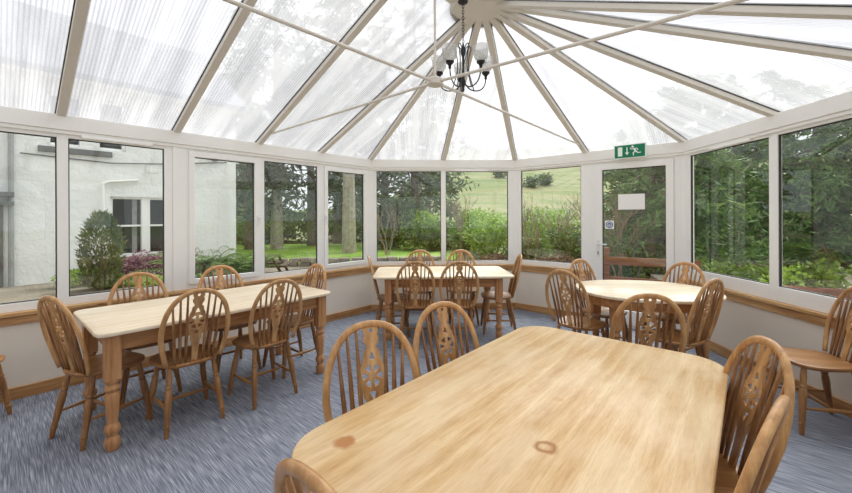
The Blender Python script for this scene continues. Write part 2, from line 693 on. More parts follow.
def post(p, ang, label, w=0.11, z0=ZS - 0.0):
    tr_count[0] += 1
    m4 = Matrix.Translation((p.x, p.y, 0)) @ Matrix.Rotation(ang, 4, 'Z')
    st(MB().box(-w / 2, w / 2, -0.10, 0.012, z0, 2.20).build('trim_%d' % tr_count[0], M['upvc'], bevel=0.006, M4=m4), label)


# left wall
P, Q = FAC['left']
dwarf('left', P, Q)
window(P, Q, 0.05, 2.50, [(0.136, 0.777, 0.797, 2.088, 0.82), (0.935, 1.666, 0.765, 2.13, 0), (1.786, 2.42, 0.803, 2.088, 1.745)],
       label='three light white window in the left wall with two opening casements')
window(P, Q, 2.62, 4.95, [(2.689, 3.391, 0.768, 2.138, 0), (3.463, 4.16, 0.768, 2.138, 0), (4.235, 4.88, 0.768, 2.138, 0)],
       label='wide fixed white window nearest the camera in the left wall')
window(P, Q, 5.03, 6.18, [(5.10, 6.11, 0.768, 2.138, 0)], label='fixed white window at the house end of the left wall')
MBp = MB().box(2.50, 2.62, -0.07, 0.014, ZS, 2.20).build('trim_50', M['upvc'], bevel=0.006, M4=frame(P, Q))
st(MBp, 'broad white mullion between the two left window frames')
st(MB().box(4.95, 5.03, -0.07, 0.014, ZS, 2.20).build('trim_51', M['upvc'], bevel=0.006, M4=frame(P, Q)), 'white mullion at the house end of the left wall')
# back
P, Q = FAC['back']
Lb = (Q - P).length
dwarf('back', P, Q)
window(P, Q, 0.04, Lb - 0.04, [(Lb - 1.085, Lb - 0.09, 0.758, 2.15, 0), (Lb - 2.14, Lb - 1.16, 0.758, 2.15, 0)],
       label='two light white window in the back wall facing the camera')
# exit facet
P, Q = FAC['exit']
Le = (Q - P).length
dwarf('exit', P, Q, gaps=[(Le - 2.17, Le - 1.13)])
window(P, Q, Le - 1.13, Le - 0.04, [(Le - 1.005, Le - 0.10, 0.775, 2.15, 0)],
       label='single white window left of the exit door')
# right
P, Q = FAC['right']
Lg = (Q - P).length
dwarf('right', P, Q)
window(P, Q, 0.04, Lg - 0.03, [(Lg - 1.131, Lg - 0.10, 0.83, 2.145, 0), (Lg - 2.16, Lg - 1.215, 0.83, 2.145, 0)],
       label='two light white window in the right wall')
# long side wall beside the camera
P, Q = FAC['side']
Ls = (Q - P).length
dwarf('side', P, Q)
for k in range(3):
    a = 0.05 + k * (Ls - 0.1) / 3
    w = (Ls - 0.1) / 3
    window(P, Q, a, a + w, [(a + 0.09, a + w / 2 - 0.04, 0.78, 2.14, 0), (a + w / 2 + 0.04, a + w - 0.09, 0.78, 2.14, 0)],
           label='white window in the long side wall, number %s from the house' % ('one', 'two', 'three')[k])
# corner posts
for p, a, lb in ((A, (228.7 + 182.85) / 2, 'left back corner'), (B, (182.85 + 139.5) / 2, 'corner between back wall and exit wall'),
                 (C, (139.5 + 89.0) / 2, 'corner between exit wall and right wall'), (Dp, (89.0 + 48.7) / 2, 'corner beside the camera')):
    post(p, a * D2R, 'white corner post at the ' + lb)
# rear (house) wall with gable
P, Q = Lr, Sr
m4 = frame(P, Q)
m = MB()
W5 = (Q - P).length
pts = [(0, 0), (W5, 0), (W5, H), (2.60, APX.z + 0.05), (0, H)]
v0 = [m.bm.verts.new((x, 0, z)) for x, z in pts]
v1 = [m.bm.verts.new((x, -0.2, z)) for x, z in pts]
m.bm.faces.new(v0)
m.bm.faces.new(v1[::-1])
for i in range(5):
    m.bm.faces.new((v0[i], v0[(i + 1) % 5], v1[(i + 1) % 5], v1[i]))
st(m.build('wall_rear', M['plaster'], M4=m4), 'cream house wall behind the camera')
st(MB().box(0.02, W5 - 0.02, 0, 0.018, 0, 0.098).build('baseboard_rear', M['baseboard'], bevel=0.004, M4=m4), 'pine skirting behind the camera')

# door
P, Q = FAC['exit']
m4 = frame(P, Q)
dr = bpy.data.objects.new('door_1', None)
COL.objects.link(dr)
dr.matrix_world = m4
st(dr, 'white glazed exit door with a paper notice under the green sign')
d0, d1 = Le - 2.17, Le - 1.13       # frame
l0, l1 = Le - 2.10, Le - 1.186      # leaf
g0, g1 = Le - 2.015, Le - 1.283     # glass
MB().box(d0, l0, -0.07, 0.0, 0, 2.20).box(l1, d1, -0.07, 0.0, 0, 2.20).box(l0, l1, -0.07, 0.0, 2.15, 2.20).box(l0, l1, -0.07, 0.0, 0.0, 0.03).build('door_frame', M['upvc'], dr, bevel=0.003)
MB().box(l0 + .003, g0, -0.055, 0.012, 0.033, 2.147).box(g1, l1 - .003, -0.055, 0.012, 0.033, 2.147).box(g0, g1, -0.055, 0.012, 2.065, 2.147).box(g0, g1, -0.055, 0.012, 0.033, 0.22).build('door_leaf', M['upvc'], dr, bevel=0.004)
q = 0.009
MB().box(g0, g1, -0.03, -0.01, 0.22, 0.22 + q).box(g0, g1, -0.03, -0.01, 2.065 - q, 2.065).box(g0, g0 + q, -0.03, -0.01, 0.22, 2.065).box(g1 - q, g1, -0.03, -0.01, 0.22, 2.065).build('gasket', M['gasket'], dr)
MB().box(g0 + .001, g1 - .001, -0.024, -0.020, 0.221, 2.064).build('pane', M['glass'], dr)
hx = (g1 + l1) / 2
hm = MB().box(hx - 0.018, hx + 0.018, 0.012, 0.022, 0.90, 1.12)
hm.tube([(hx, 0.02, 1.07), (hx, 0.06, 1.07), (hx - 0.03, 0.065, 1.07), (hx - 0.12, 0.062, 1.068)], 0.009, 8)
hm.build('door_handle', M['chrome'], dr, smooth=True)
MB().box(hx - 0.006, hx + 0.006, 0.022, 0.026, 0.93, 0.97).build('keyhole', M['black'], dr)
# notice and sticker on the door glass
nx = Le - 1.63
nt = MB().box(nx - 0.155, nx + 0.155, -0.019, -0.016, 1.53, 1.73).build('paper_notice', M['paper'], M4=m4)
tag(nt, 'blank white landscape sheet of paper stuck on the exit door glass', 'notice')
sk = empty('round_sticker', label='small blue and white round safety sticker on the door glass beside the handle', cat='sticker')
sx = g1 - 0.085
sk.matrix_world = m4 @ Matrix.Translation((sx, -0.018, 1.33))
MB().box(-0.055, 0.055, -0.001, 0.001, -0.055, 0.055).build('backing', M['paper'], sk)


def disc(r, y0, y1, n=24, r0=0):
    m = MB()
    if r0:
        rr = []
        for rad, y in ((r, y0), (r, y1), (r0, y1), (r0, y0)):
            rr.append([(rad * math.cos(2 * PI * k / n), y, rad * math.sin(2 * PI * k / n)) for k in range(n)])
        m.rings(rr, closed=True)
    else:
        m.rings([[(r * math.cos(2 * PI * k / n), y, r * math.sin(2 * PI * k / n)) for k in range(n)] for y in (y0, y1)])
    return m


disc(0.045, 0.001, 0.003).build('disc', M['sticker_blue'], sk)
disc(0.034, 0.003, 0.0045, r0=0.026).build('ring_mark', M['paper'], sk)
MB().box(-0.012, 0.012, 0.003, 0.0045, -0.012, 0.004).build('door_mark', M['paper'], sk)

# exit sign
xs_ = empty('exit_sign', label='green emergency exit sign with door, down arrow and running figure above the exit door', cat='sign')
xs_.matrix_world = m4 @ Matrix.Translation((Le - 1.635, 0.034, 2.27))
MB().box(-0.185, 0.185, 0.0, 0.05, -0.092, 0.092).build('housing', M['sign_white'], xs_, bevel=0.004)
MB().box(-0.172, 0.172, 0.05, 0.054, -0.078, 0.078).build('panel', M['sign_green'], xs_)
# facing inward, the viewer's left is +x of this frame
ff = (0.0545, 0.0565)
MB().box(0.082, 0.135, ff[0], ff[1], -0.058, 0.058).build('door_symbol', M['sign_white'], xs_)
m = MB()
m.box(0.022, 0.034, ff[0], ff[1], -0.02, 0.05)
tri = [(0.052, -0.015), (0.004, -0.015), (0.028, -0.05)]
m.rings([[(x, y, z) for x, z in tri] for y in ff])
m.build('arrow_symbol', M['sign_white'], xs_)
m = MB()


def seg(a, b, w):
    a, b = Vector((a[0], 0, a[1])), Vector((b[0], 0, b[1]))
    d = (b - a).normalized()
    n = Vector((-d.z, 0, d.x)) * w / 2
    q = [a + n, b + n, b - n, a - n]
    m.rings([[(p.x, y, p.z) for p in q] for y in ff])


seg((-0.048, 0.030), (-0.072, -0.008), 0.024)      # torso
seg((-0.070, -0.005), (-0.040, -0.028), 0.014)     # front thigh
seg((-0.040, -0.028), (-0.048, -0.060), 0.012)     # front shin
seg((-0.072, -0.008), (-0.098, -0.030), 0.014)     # rear thigh
seg((-0.098, -0.030), (-0.130, -0.026), 0.012)     # rear shin
seg((-0.050, 0.028), (-0.018, 0.022), 0.010)       # front arm
seg((-0.018, 0.022), (-0.008, 0.044), 0.009)
seg((-0.052, 0.030), (-0.088, 0.026), 0.010)       # rear arm
seg((-0.088, 0.026), (-0.096, 0.002), 0.009)
m.rings([[(-0.036 + 0.014 * math.cos(2 * PI * k / 14), y, 0.052 + 0.014 * math.sin(2 * PI * k / 14)) for k in range(14)] for y in ff])
m.build('figure_symbol', M['sign_white'], xs_)

# ------------------------------------------------------------------ roof
ceil = empty('ceiling')
st(ceil, 'translucent ribbed polycarbonate conservatory roof on pale rafters')


def V3(p, z):
    return Vector((p.x, p.y, z))


# eaves beams
for nm, (P, Q) in FAC.items():
    m4 = frame(P, Q)
    Ln = (Q - P).length
    o = MB().box(-0.012, Ln + 0.012, -0.12, 0.032, 2.20, H).box(-0.008, Ln + 0.008, 0.0, 0.022, 2.168, 2.20).build('eaves_beam', M['upvc_beam'], ceil, bevel=0.005)
    o.matrix_world = m4
    if nm in ('left', 'back', 'right'):
        x = {'left': 3.05, 'back': Lb - 1.55, 'right': Lg - 0.7}[nm]
        o = MB().box(x - 0.26, x + 0.26, 0.0, 0.03, 2.148, 2.172).build('trickle_vent', M['upvc'], ceil, bevel=0.004)
        o.matrix_world = m4

RID = APX.z
ridge_end = Vector((APX.x, APX.y)) + dl * ((Vector((APX.x, APX.y)) - Lr).dot(-dl))
apx2 = Vector((APX.x, APX.y))
foot_s = {}
raf = []     # (eave point 2D, top point 3D)
for k in range(7):
    s = 0.877 + 0.853 * k
    if s > 6.15:
        break
    e = A + dl * s
    top = apx2 + dl * (0.853 * k)
    raf.append((e, Vector((top.x, top.y, RID))))
# other side: same stations
sideO = Dp
for k in range(7):
    top = apx2 + dl * (0.853 * k)
    t = (Dp - top).dot(nl)
    e = top + nl * t
    if (e - Dp).dot(dl) < 0.15:
        continue
    raf.append((e, Vector((top.x, top.y, RID))))
hub3 = APX.copy()
for e in (A, (A + B) / 2, B, B + (C - B) * 0.487, C, C + (Dp - C) * 0.53, Dp):
    raf.append((e, hub3))
for e, t in raf:
    p0 = V3(e, H - 0.005)
    d = (t - p0)
    L_ = d.length
    pe = p0 - d.normalized() * 0.05
    pt = t - d.normalized() * 0.02
    up = Vector((0, 0, 1))
    o = MB().bar(pe, pt, 0.062, 0.052, up, 0.03).build('rafter', M['rafter'], ceil, bevel=0.004)
    # cap gaskets: dark seal lines on both sides of the bar
    sd_ = d.cross(up).normalized()
    g = MB()
    for sg in (-1, 1):
        g.bar(pe + sd_ * sg * 0.034, pt + sd_ * sg * 0.034, 0.007, 0.012, up, 0.03)
    g.build('rafter_seal', M['gasket'], ceil)


def panel(P, Q, s0, s1, t0, t1, n=1):
    """polycarbonate sheet: eave from P+s0 to P+s1 (2D), tops t0,t1 (3D)"""
    m4 = frame(P, Q)
    inv = m4.inverted()
    d = (Q - P).normalized()
    e0 = inv @ V3(P + d * s0, H + 0.02)
    e1 = inv @ V3(P + d * s1, H + 0.02)
    a, b = inv @ (t1 + Vector((0, 0, 0.02))), inv @ (t0 + Vector((0, 0, 0.02)))
    # slight overhang beyond the eave
    for v_, w_ in ((e0, b), (e1, a)):
        v_ -= (w_ - v_).normalized() * 0.08
    pts = [e0, e1, a] if (a - b).length < 0.05 else [e0, e1, a, b]
    m = MB()
    nrm = (pts[1] - pts[0]).cross(pts[2] - pts[0]).normalized()
    lo = [m.bm.verts.new(p) for p in pts]
    hi = [m.bm.verts.new(p + nrm * 0.016 * (1 if nrm.z > 0 else -1)) for p in pts]
    k = len(pts)
    m.bm.faces.new(lo)
    m.bm.faces.new(hi[::-1])
    for i in range(k):
        m.bm.faces.new((lo[i], lo[(i + 1) % k], hi[(i + 1) % k], hi[i]))
    o = m.build('roof_panel', M['poly'], ceil)
    o.matrix_world = m4


# panels on bay facets (each facet split by its mid rafter)
for nm, P, Q, mid in (('back', B, A, (A + B) / 2), ('exit', C, B, B + (C - B) * 0.487), ('right', Dp, C, C + (Dp - C) * 0.53)):
    L_ = (Q - P).length
    sm = (mid - P).length
    panel(P, Q, 0, sm, hub3, hub3)
    panel(P, Q, sm, L_, hub3, hub3)
# left wall
panel(A, Lr, 0, 0.877, hub3, hub3)
ss = [0.877 + 0.853 * k for k in range(7)]
ss = [s for s in ss if s < 6.15] + [6.2]
for k in range(len(ss) - 1):
    t0 = apx2 + dl * (ss[k] - 0.877)
    t1 = apx2 + dl * (ss[k + 1] - 0.877)
    panel(A, Lr, ss[k], ss[k + 1], V3(t0, RID), V3(t1, RID))
# side wall (frame runs Sr -> Dp)
sD = (Dp - Sr).length
foot = (apx2 - Sr).dot(-dl)          # station of the hub on the side wall
panel(Sr, Dp, foot, sD, hub3, hub3) if foot < sD else None
st_ = [foot - 0.853 * k for k in range(8)]
st_ = [s for s in st_ if s > 0.05] + [0.0]
for k in range(len(st_) - 1):
    t0 = Sr - dl * st_[k + 1] + (-nl) * (5.27 - 2.60)
    t1 = Sr - dl * st_[k] + (-nl) * (5.27 - 2.60)
    panel(Sr, Dp, st_[k + 1], st_[k], V3(t0, RID), V3(t1, RID))

# ridge beam and hub
MB().bar(V3(apx2, RID + 0.03), V3(ridge_end, RID + 0.03), 0.16, 0.12).build('ridge_beam', M['rafter'], ceil, bevel=0.006)
hb = MB()
N = 24
prof = [(0.27, 3.44), (0.30, 3.41), (0.305, 3.335), (0.29, 3.312), (0.18, 3.307), (0.175, 3.302)]
hb.rings([[(APX.x + r * math.cos(2 * PI * k / N), APX.y + r * math.sin(2 * PI * k / N), z) for k in range(N)] for r, z in prof])
hb.build('hub', M['rafter'], ceil, smooth=True)
MB().bar(V3(apx2, 3.40), V3(apx2 + dl * 0.55, 3.40), 0.34, 0.07).build('hub_saddle', M['rafter'], ceil, bevel=0.006)

# tie rods
J = apx2 + dl * 0.66 + nl * -0.02
zj = 2.50
left_ft = A + dl * 1.73 + nl * 0.10
right_ft = J + nl * ((Dp - J).dot(nl) - 0.10)
far_ft = B + (C - B) * 0.487
far_ft = far_ft + (J - far_ft).normalized() * 0.12
near_ft = J + dl * 4.0
hz = lambda: None
for e, z in ((left_ft, 2.40), (right_ft, 2.42), (far_ft, 2.40), (near_ft, 2.46)):
    MB().tube([V3(J, zj), V3(e, z)], 0.0115, 10).build('tie_rod', M['rafter'], ceil, smooth=True)
    if z < 2.45:
        MB().tube([V3(e, z - 0.02), V3(e, z + 0.03)], 0.02, 8).build('tie_rod_anchor', M['rafter'], ceil, smooth=True)
MB().tube([V3(J, zj), V3(J, RID - 0.05)], 0.010, 10).build('tie_rod', M['rafter'], ceil, smooth=True)
MB().lathe([(zj - 0.028, 0.05), (zj - 0.022, 0.064), (zj + 0.022, 0.064), (zj + 0.03, 0.05)], 16).build('tie_rod_joint', M['rafter'], ceil, smooth=True, M4=Matrix.Translation((J.x, J.y, 0)))

# ------------------------------------------------------------------ chandelier
ch = empty('chandelier', (0.325, 3.25, 2.52), label='small black five arm chandelier with clear ribbed glass bell shades hanging from the roof hub', cat='chandelier')
MB().lathe([(0.0, 0.004), (0.015, 0.012), (0.035, 0.008), (0.06, 0.018), (0.085, 0.024), (0.11, 0.014), (0.2, 0.009), (0.30, 0.011), (0.33, 0.022), (0.36, 0.026), (0.385, 0.012), (0.42, 0.006)], 14).build('stem', M['black'], ch, smooth=True)
m = MB()
zc = 0.42
k = 0
while zc < 0.765:
    a = (k % 2) * PI / 2
    pts = [(0.009 * math.cos(t) * math.cos(a), 0.009 * math.cos(t) * math.sin(a), zc + 0.014 + 0.016 * math.sin(t)) for t in [2 * PI * j / 10 for j in range(11)]]
    m.tube(pts, 0.0028, 5)
    zc += 0.025
    k += 1
m.build('chain', M['black'], ch, smooth=True)
MB().lathe([(0.755, 0.012), (0.765, 0.04), (0.785, 0.05), (0.79, 0.05)], 16).build('ceiling_rose', M['black'], ch, smooth=True)


def glass_shade():
    k = NT('ribbed_clear_glass')
    c = k.n('ShaderNodeTexCoord')
    tr = k.n('ShaderNodeBsdfTransparent')
    tr.inputs['Color'].default_value = (0.93, 0.93, 0.92, 1)
    gl = k.n('ShaderNodeBsdfGlossy')
    gl.inputs['Roughness'].default_value = 0.1
    tl = k.n('ShaderNodeBsdfTranslucent')
    tl.inputs['Color'].default_value = (0.8, 0.8, 0.78, 1)
    m1 = k.n('ShaderNodeMixShader')
    m1.inputs[0].default_value = 0.28
    k.l(tr.outputs[0], m1.inputs[1])
    k.l(tl.outputs[0], m1.inputs[2])
    m2 = k.n('ShaderNodeMixShader')
    m2.inputs[0].default_value = 0.12
    k.l(m1.outputs[0], m2.inputs[1])
    k.l(gl.outputs[0], m2.inputs[2])
    k.l(m2.outputs[0], k.out.inputs['Surface'])
    return k.m


M['shade'] = glass_shade()
for i in range(5):
    a = (-90 + 36 + 72 * i) * D2R
    ux, uy = math.cos(a), math.sin(a)
    R = 0.215
    path = [(0.012, 0.075), (0.06, 0.03), (0.12, 0.02), (0.175, 0.04), (0.205, 0.085), (0.215, 0.14)]
    # smooth the arm with a Catmull pass
    P_ = [Vector((r * ux, r * uy, z)) for r, z in path]
    sm = []
    for j in range(len(P_) - 1):
        p0 = P_[max(j - 1, 0)]
        p1, p2 = P_[j], P_[j + 1]
        p3 = P_[min(j + 2, len(P_) - 1)]
        for t in (0, 0.25, 0.5, 0.75):
            sm.append(0.5 * ((2 * p1) + (p2 - p0) * t + (2 * p0 - 5 * p1 + 4 * p2 - p3) * t * t + (3 * p1 - p0 - 3 * p2 + p3) * t ** 3))
    sm.append(P_[-1])
    arm = MB().tube(sm, 0.0055, 7)
    up_ = [Vector((r * ux, r * uy, z)) for r, z in ((0.10, 0.024), (0.075, 0.10), (0.05, 0.20), (0.055, 0.31), (0.075, 0.375), (0.05, 0.40), (0.02, 0.37), (0.012, 0.33))]
    sm = []
    for j in range(len(up_) - 1):
        p0 = up_[max(j - 1, 0)]
        p1, p2 = up_[j], up_[j + 1]
        p3 = up_[min(j + 2, len(up_) - 1)]
        for t in (0, 0.33, 0.66):
            sm.append(0.5 * ((2 * p1) + (p2 - p0) * t + (2 * p0 - 5 * p1 + 4 * p2 - p3) * t * t + (3 * p1 - p0 - 3 * p2 + p3) * t ** 3))
    sm.append(up_[-1])
    arm.tube(sm, 0.0045, 6)
    arm = arm.build('arm', M['black'], ch, smooth='all')
    T = Matrix.Translation((R * ux, R * uy, 0.13))
    cu = MB().lathe([(0.0, 0.008), (0.012, 0.014), (0.02, 0.01), (0.035, 0.018), (0.05, 0.034), (0.062, 0.036), (0.066, 0.02)], 14).build('lamp_cup', M['black'], ch, smooth=True)
    cu.location = T.translation
    sh = MB()
    NN = 32
    prof = [(0.030, 0.066), (0.045, 0.078), (0.056, 0.10), (0.060, 0.13), (0.062, 0.16), (0.070, 0.185), (0.068, 0.186), (0.059, 0.16), (0.057, 0.13), (0.053, 0.10), (0.042, 0.081), (0.028, 0.070)]
    rr = []
    for r, z in prof:
        rr.append([((r + 0.0009 * math.cos(16 * 2 * PI * k / NN)) * math.cos(2 * PI * k / NN), (r + 0.0009 * math.cos(16 * 2 * PI * k / NN)) * math.sin(2 * PI * k / NN), z) for k in range(NN)])
    sh.rings(rr, closed=True)
    s_ = sh.build('lamp_shade', M['shade'], ch, smooth='all')
    s_.location = T.translation

# ------------------------------------------------------------------ wheelback chair
HW, HZ0, HTOP = 0.205, 0.455, 0.955


def lean(h):
    """backward offset of the back at height h above the seat"""
    return -0.172 - 0.115 * (h / 0.5) - 0.01 * (h / 0.5) ** 2


def hoop_pt(t):
    """t in 0..1 along the bent hoop, from left foot to right foot"""
    a = PI * t
    Hh = HTOP - HZ0
    # side rises to the shoulder, superelliptic crown
    c, s = math.cos(a), math.sin(a)
    x = -HW * math.copysign(abs(c) ** 0.86, c)
    z = Hh * (0.40 + 0.60 * abs(s) ** 0.9)
    return x, z


def hoop_path():
    pts = []
    # straight-ish legs, narrow at the seat
    leg = [(0.166, 0.0), (0.178, 0.05), (0.190, 0.10), (0.198, 0.15)]
    for x, z in leg:
        pts.append((-x, z))
    for k in range(25):
        pts.append(hoop_pt(k / 24))
    for x, z in leg[::-1]:
        pts.append((x, z))
    return [Vector((x, lean(z), HZ0 + z)) for x, z in pts]


def hoop_height(x):
    """height of hoop crown above the seat at |x|"""
    best = None
    for k in range(201):
        hx_, hz_ = hoop_pt(k / 200)
        if best is None or abs(hx_ - x) < best[0]:
            best = (abs(hx_ - x), hz_)
    return best[1]


LEGP = [(0, 0.012), (0.02, 0.0135), (0.11, 0.016), (0.15, 0.0165), (0.158, 0.021), (0.172, 0.021), (0.18, 0.0165), (0.35, 0.019), (0.55, 0.022), (0.66, 0.021), (0.69, 0.016), (0.705, 0.021), (0.725, 0.021), (0.74, 0.0155), (0.84, 0.0175), (1, 0.014)]


def chair_seat():
    m = MB()
    NS = 40
    out = []
    for k in range(NS):
        a = 2 * PI * k / NS
        c, s = math.cos(a), math.sin(a)
        e = 0.72
        x = math.copysign(abs(c) ** e, c)
        y = math.copysign(abs(s) ** e, s)
        w = 0.205 + 0.022 * y       # wider at the front
        out.append((x * w, y * 0.20))
    zt = HZ0
    rings = []
    def ring(sc, z, dip=0):
        r = []
        for x, y in out:
            px, py = x * sc, y * sc
            dd = 0
            if dip:
                dd = dip * (1 - (sc) ** 2) - 0.003 * math.cos(px * 18) * (py > 0)
            r.append((px, py, z - dd))
        return r
    rings.append(ring(0.05, zt - 0.034))
    rings.append(ring(0.86, zt - 0.034))
    rings.append(ring(0.97, zt - 0.024))
    rings.append(ring(1.0, zt - 0.012))
    rings.append(ring(0.99, zt - 0.003))
    rings.append(ring(0.96, zt))
    rings.append(ring(0.85, zt, 0.008))
    rings.append(ring(0.6, zt, 0.010))
    rings.append(ring(0.3, zt, 0.011))
    rings.append(ring(0.04, zt, 0.011))
    return m.rings(rings)


def splat_mesh():
    """pierced wheel splat as a filled 2D curve with holes"""
    Hh = HTOP - HZ0
    prof = [(0.0, 0.018), (0.08, 0.020), (0.135, 0.024), (0.165, 0.034), (0.185, 0.032), (0.20, 0.043), (0.225, 0.050), (0.237, 0.048), (0.245, 0.055),
            (0.285, 0.060), (0.325, 0.055), (0.333, 0.048), (0.345, 0.048), (0.36, 0.040), (0.375, 0.036), (0.39, 0.034), (0.40, 0.022), (0.41, 0.024),
            (0.43, 0.035), (0.445, 0.036), (0.455, 0.028), (0.465, 0.034), (0.475, 0.036), (0.488, 0.030)]
    cu = bpy.data.curves.new('splat', 'CURVE')
    cu.dimensions = '2D'
    cu.fill_mode = 'BOTH'
    cu.extrude = 0.0045
    cu.resolution_u = 1

    def poly(pts):
        sp = cu.splines.new('POLY')
        sp.points.add(len(pts) - 1)
        for i, (x, y) in enumerate(pts):
            sp.points[i].co = (x, y, 0, 1)
        sp.use_cyclic_u = True
    pr = [(w, h) for h, w in prof] + [(-w, h) for h, w in prof[::-1]]
    poly(pr)
    cy = 0.285
    for k in range(6):
        a0 = (k * 60 + 30 + 10) * D2R
        a1 = ((k + 1) * 60 + 30 - 10) * D2R
        pts = []
        for j in range(7):
            a = a0 + (a1 - a0) * j / 6
            pts.append((0.046 * math.cos(a), cy + 0.046 * math.sin(a)))
        b0, b1 = a0 + 0.16, a1 - 0.16
        for j in range(4):
            a = b1 + (b0 - b1) * j / 3
            pts.append((0.018 * math.cos(a), cy + 0.018 * math.sin(a)))
        poly(pts)

    def circ(x, y, r, n=10):
        poly([(x + r * math.cos(2 * PI * j / n), y + r * math.sin(2 * PI * j / n)) for j in range(n)])
    poly([(-0.015, 0.352), (0.015, 0.352), (0.008, 0.372), (0, 0.386), (-0.008, 0.372)])
    poly([(-0.016, 0.222), (0.016, 0.222), (0.0, 0.182)])
    circ(0.0, 0.474, 0.010)
    tmp = bpy.data.objects.new('tmp', cu)
    COL.objects.link(tmp)
    bpy.context.view_layer.update()
    dg = bpy.context.evaluated_depsgraph_get()
    me = bpy.data.meshes.new_from_object(tmp.evaluated_get(dg))
    bpy.data.objects.remove(tmp)
    bpy.data.curves.remove(cu)
    for v in me.vertices:
        x, h, t = v.co
        v.co = (x, lean(h) + t, HZ0 + h - 0.002)
    me.name = 'splat'
    me.materials.clear()
    me.materials.append(M['hoop'])
    return me


SPLAT = splat_mesh()


def make_chair(loc, face, label, group):
    r = empty('wheelback_chair', (loc[0], loc[1], 0), (face - 90) * D2R, label=label, cat='chair', group=group)
    s = chair_seat().build('seat', M['chair_flat'], r, smooth='all')
    hp = hoop_path()
    MB().tube(hp, 0, 10, flat=(0.0125, 0.0165, (0, 1, 0.25))).build('hoop', M['hoop'], r, smooth='all')
    sp = bpy.data.objects.new('splat', SPLAT)
    COL.objects.link(sp)
    sp.parent = r
    for sg in (-1, 1):
        for xb, xt in ((0.052, 0.066), (0.085, 0.108), (0.115, 0.150)):
            hz_ = hoop_height(xt) - 0.004
            n = 7
            pts = []
            rad = []
            for j in range(n):
                t = j / (n - 1)
                z = hz_ * t
                pts.append((sg * (xb + (xt - xb) * t), lean(z), HZ0 - 0.008 * (1 - t) + z))
                rad.append(0.0070 + 0.0038 * math.sin(PI * min(1, t * 1.25)))
            MB().tube(pts, rad, 7).build('spindle', M['chair'], r, smooth='all')
    zt = HZ0 - 0.03
    legs = []
    for sx, sy in ((-1, 1), (1, 1), (-1, -1), (1, -1)):
        top = Vector((sx * 0.135, sy * 0.135 + 0.0, zt))
        bot = Vector((sx * (0.195 if sy > 0 else 0.175), 0.185 if sy > 0 else -0.215, 0.0))
        legs.append((top, bot))
        lg = MB().lathe(LEGP, 12, bot, top)
        for v in lg.bm.verts:
            if v.co.z < 0.012:
                v.co.z = 0.0
        lg.build('leg', M['chair'], r, smooth=True)
    # H stretcher
    f = lambda i, z: legs[i][1].lerp(legs[i][0], z / zt)
    zs = 0.165
    PR = [(0, 0.007), (0.2, 0.010), (0.5, 0.0135), (0.8, 0.010), (1, 0.007)]
    for a, b in ((0, 2), (1, 3)):
        MB().lathe(PR, 8, f(a, zs), f(b, zs)).build('stretcher', M['chair_flat'], r, smooth='all')
    m1 = (f(0, zs) + f(2, zs)) / 2
    m2 = (f(1, zs) + f(3, zs)) / 2
    MB().lathe(PR, 8, m1, m2).build('stretcher', M['chair_x'], r, smooth='all')
    return r


GL, GB, GR, GM = 'chairs around the long table by the left windows', 'chairs around the table at the back window', 'chairs around the oval table by the exit door', 'chairs around the large foreground table'
CH = [
    ((-2.23, 2.62), 68, 'wheelback wooden chair at the near left end of the left table, seen from the side', GL),
    ((-1.75, 2.75), 138, 'wheelback chair on the near side of the left table, beside its nearest turned leg', GL),
    ((-1.35, 3.12), 140, 'wheelback chair on the near side of the left table, farther along from its nearest leg', GL),
    ((-2.32, 3.13), 318, 'wheelback chair on the window side of the left table, before the heather window', GL),
    ((-1.86, 3.60), 318, 'wheelback chair on the window side of the left table, before the ferns outside', GL),
    ((-1.31, 3.67), 229, 'wheelback chair tucked at the far end of the left table, below the casement window', GL),
    ((-0.12, 4.36), 90, 'wheelback chair with its back to the camera at the back table, left of the pair', GB),
    ((0.36, 4.36), 90, 'wheelback chair with its back to the camera at the back table, right of the pair', GB),
    ((-0.09, 5.20), 270, 'wheelback chair behind the back table against the left back window, only its hoop showing', GB),
    ((0.50, 5.20), 270, 'wheelback chair behind the back table against the right back window, only its hoop showing', GB),
    ((-0.42, 4.72), 8, 'wheelback chair at the left end of the back table, seen from the side', GB),
    ((0.90, 4.82), 176, 'wheelback chair at the right end of the back table, seen from the side', GB),
    ((1.45, 3.56), 38, 'wheelback chair at the left of the oval table, its back turned towards the camera', GR),
    ((1.86, 3.98), 300, 'wheelback chair behind the oval table beside the exit door handle side', GR),
    ((2.42, 3.78), 205, 'wheelback chair behind the oval table at the corner right of the exit door', GR),
    ((2.06, 3.14), 118, 'wheelback chair at the right front of the oval table near the right wall', GR),
    ((1.46, 2.62), 75, 'wheelback chair between the oval table and the far edge of the foreground table', GR),
    ((-0.16, 1.47), 290, 'large foreground wheelback chair at the left side of the big table, nearer the camera', GM),
    ((0.24, 1.88), 302, 'wheelback chair at the left side of the big foreground table, nearer the back window', GM),
    ((-0.028, 0.942), 49, 'wheelback chair at the bottom edge, only its hoop top showing at the big table end', GM),
    ((1.045, 1.545), 166, 'wheelback chair at the right side of the big foreground table with its pierced splat showing', GM),
    ((0.735, 1.215), 129, 'nearest wheelback chair at the right side of the big table, cut by the photo bottom', GM),
    ((2.70, 2.64), 166, 'wheelback chair standing alone under the right windows, cut by the right edge', 'chairs standing apart along the walls'),
    ((-3.15, 2.54), 30, 'wheelback chair by the left wall, only its seat edge and a leg showing', 'chairs standing apart along the walls'),
]
c0 = None
for loc, face, lb, grp in CH:
    if c0 is None:
        c0 = make_chair(loc, face, lb, grp)
    else:
        r = copy_tree(c0)
        r.location = (loc[0], loc[1], 0)
        r.rotation_euler = (0, 0, (face - 90) * D2R)
        r['label'] = lb
        r['group'] = grp

# ------------------------------------------------------------------ tables


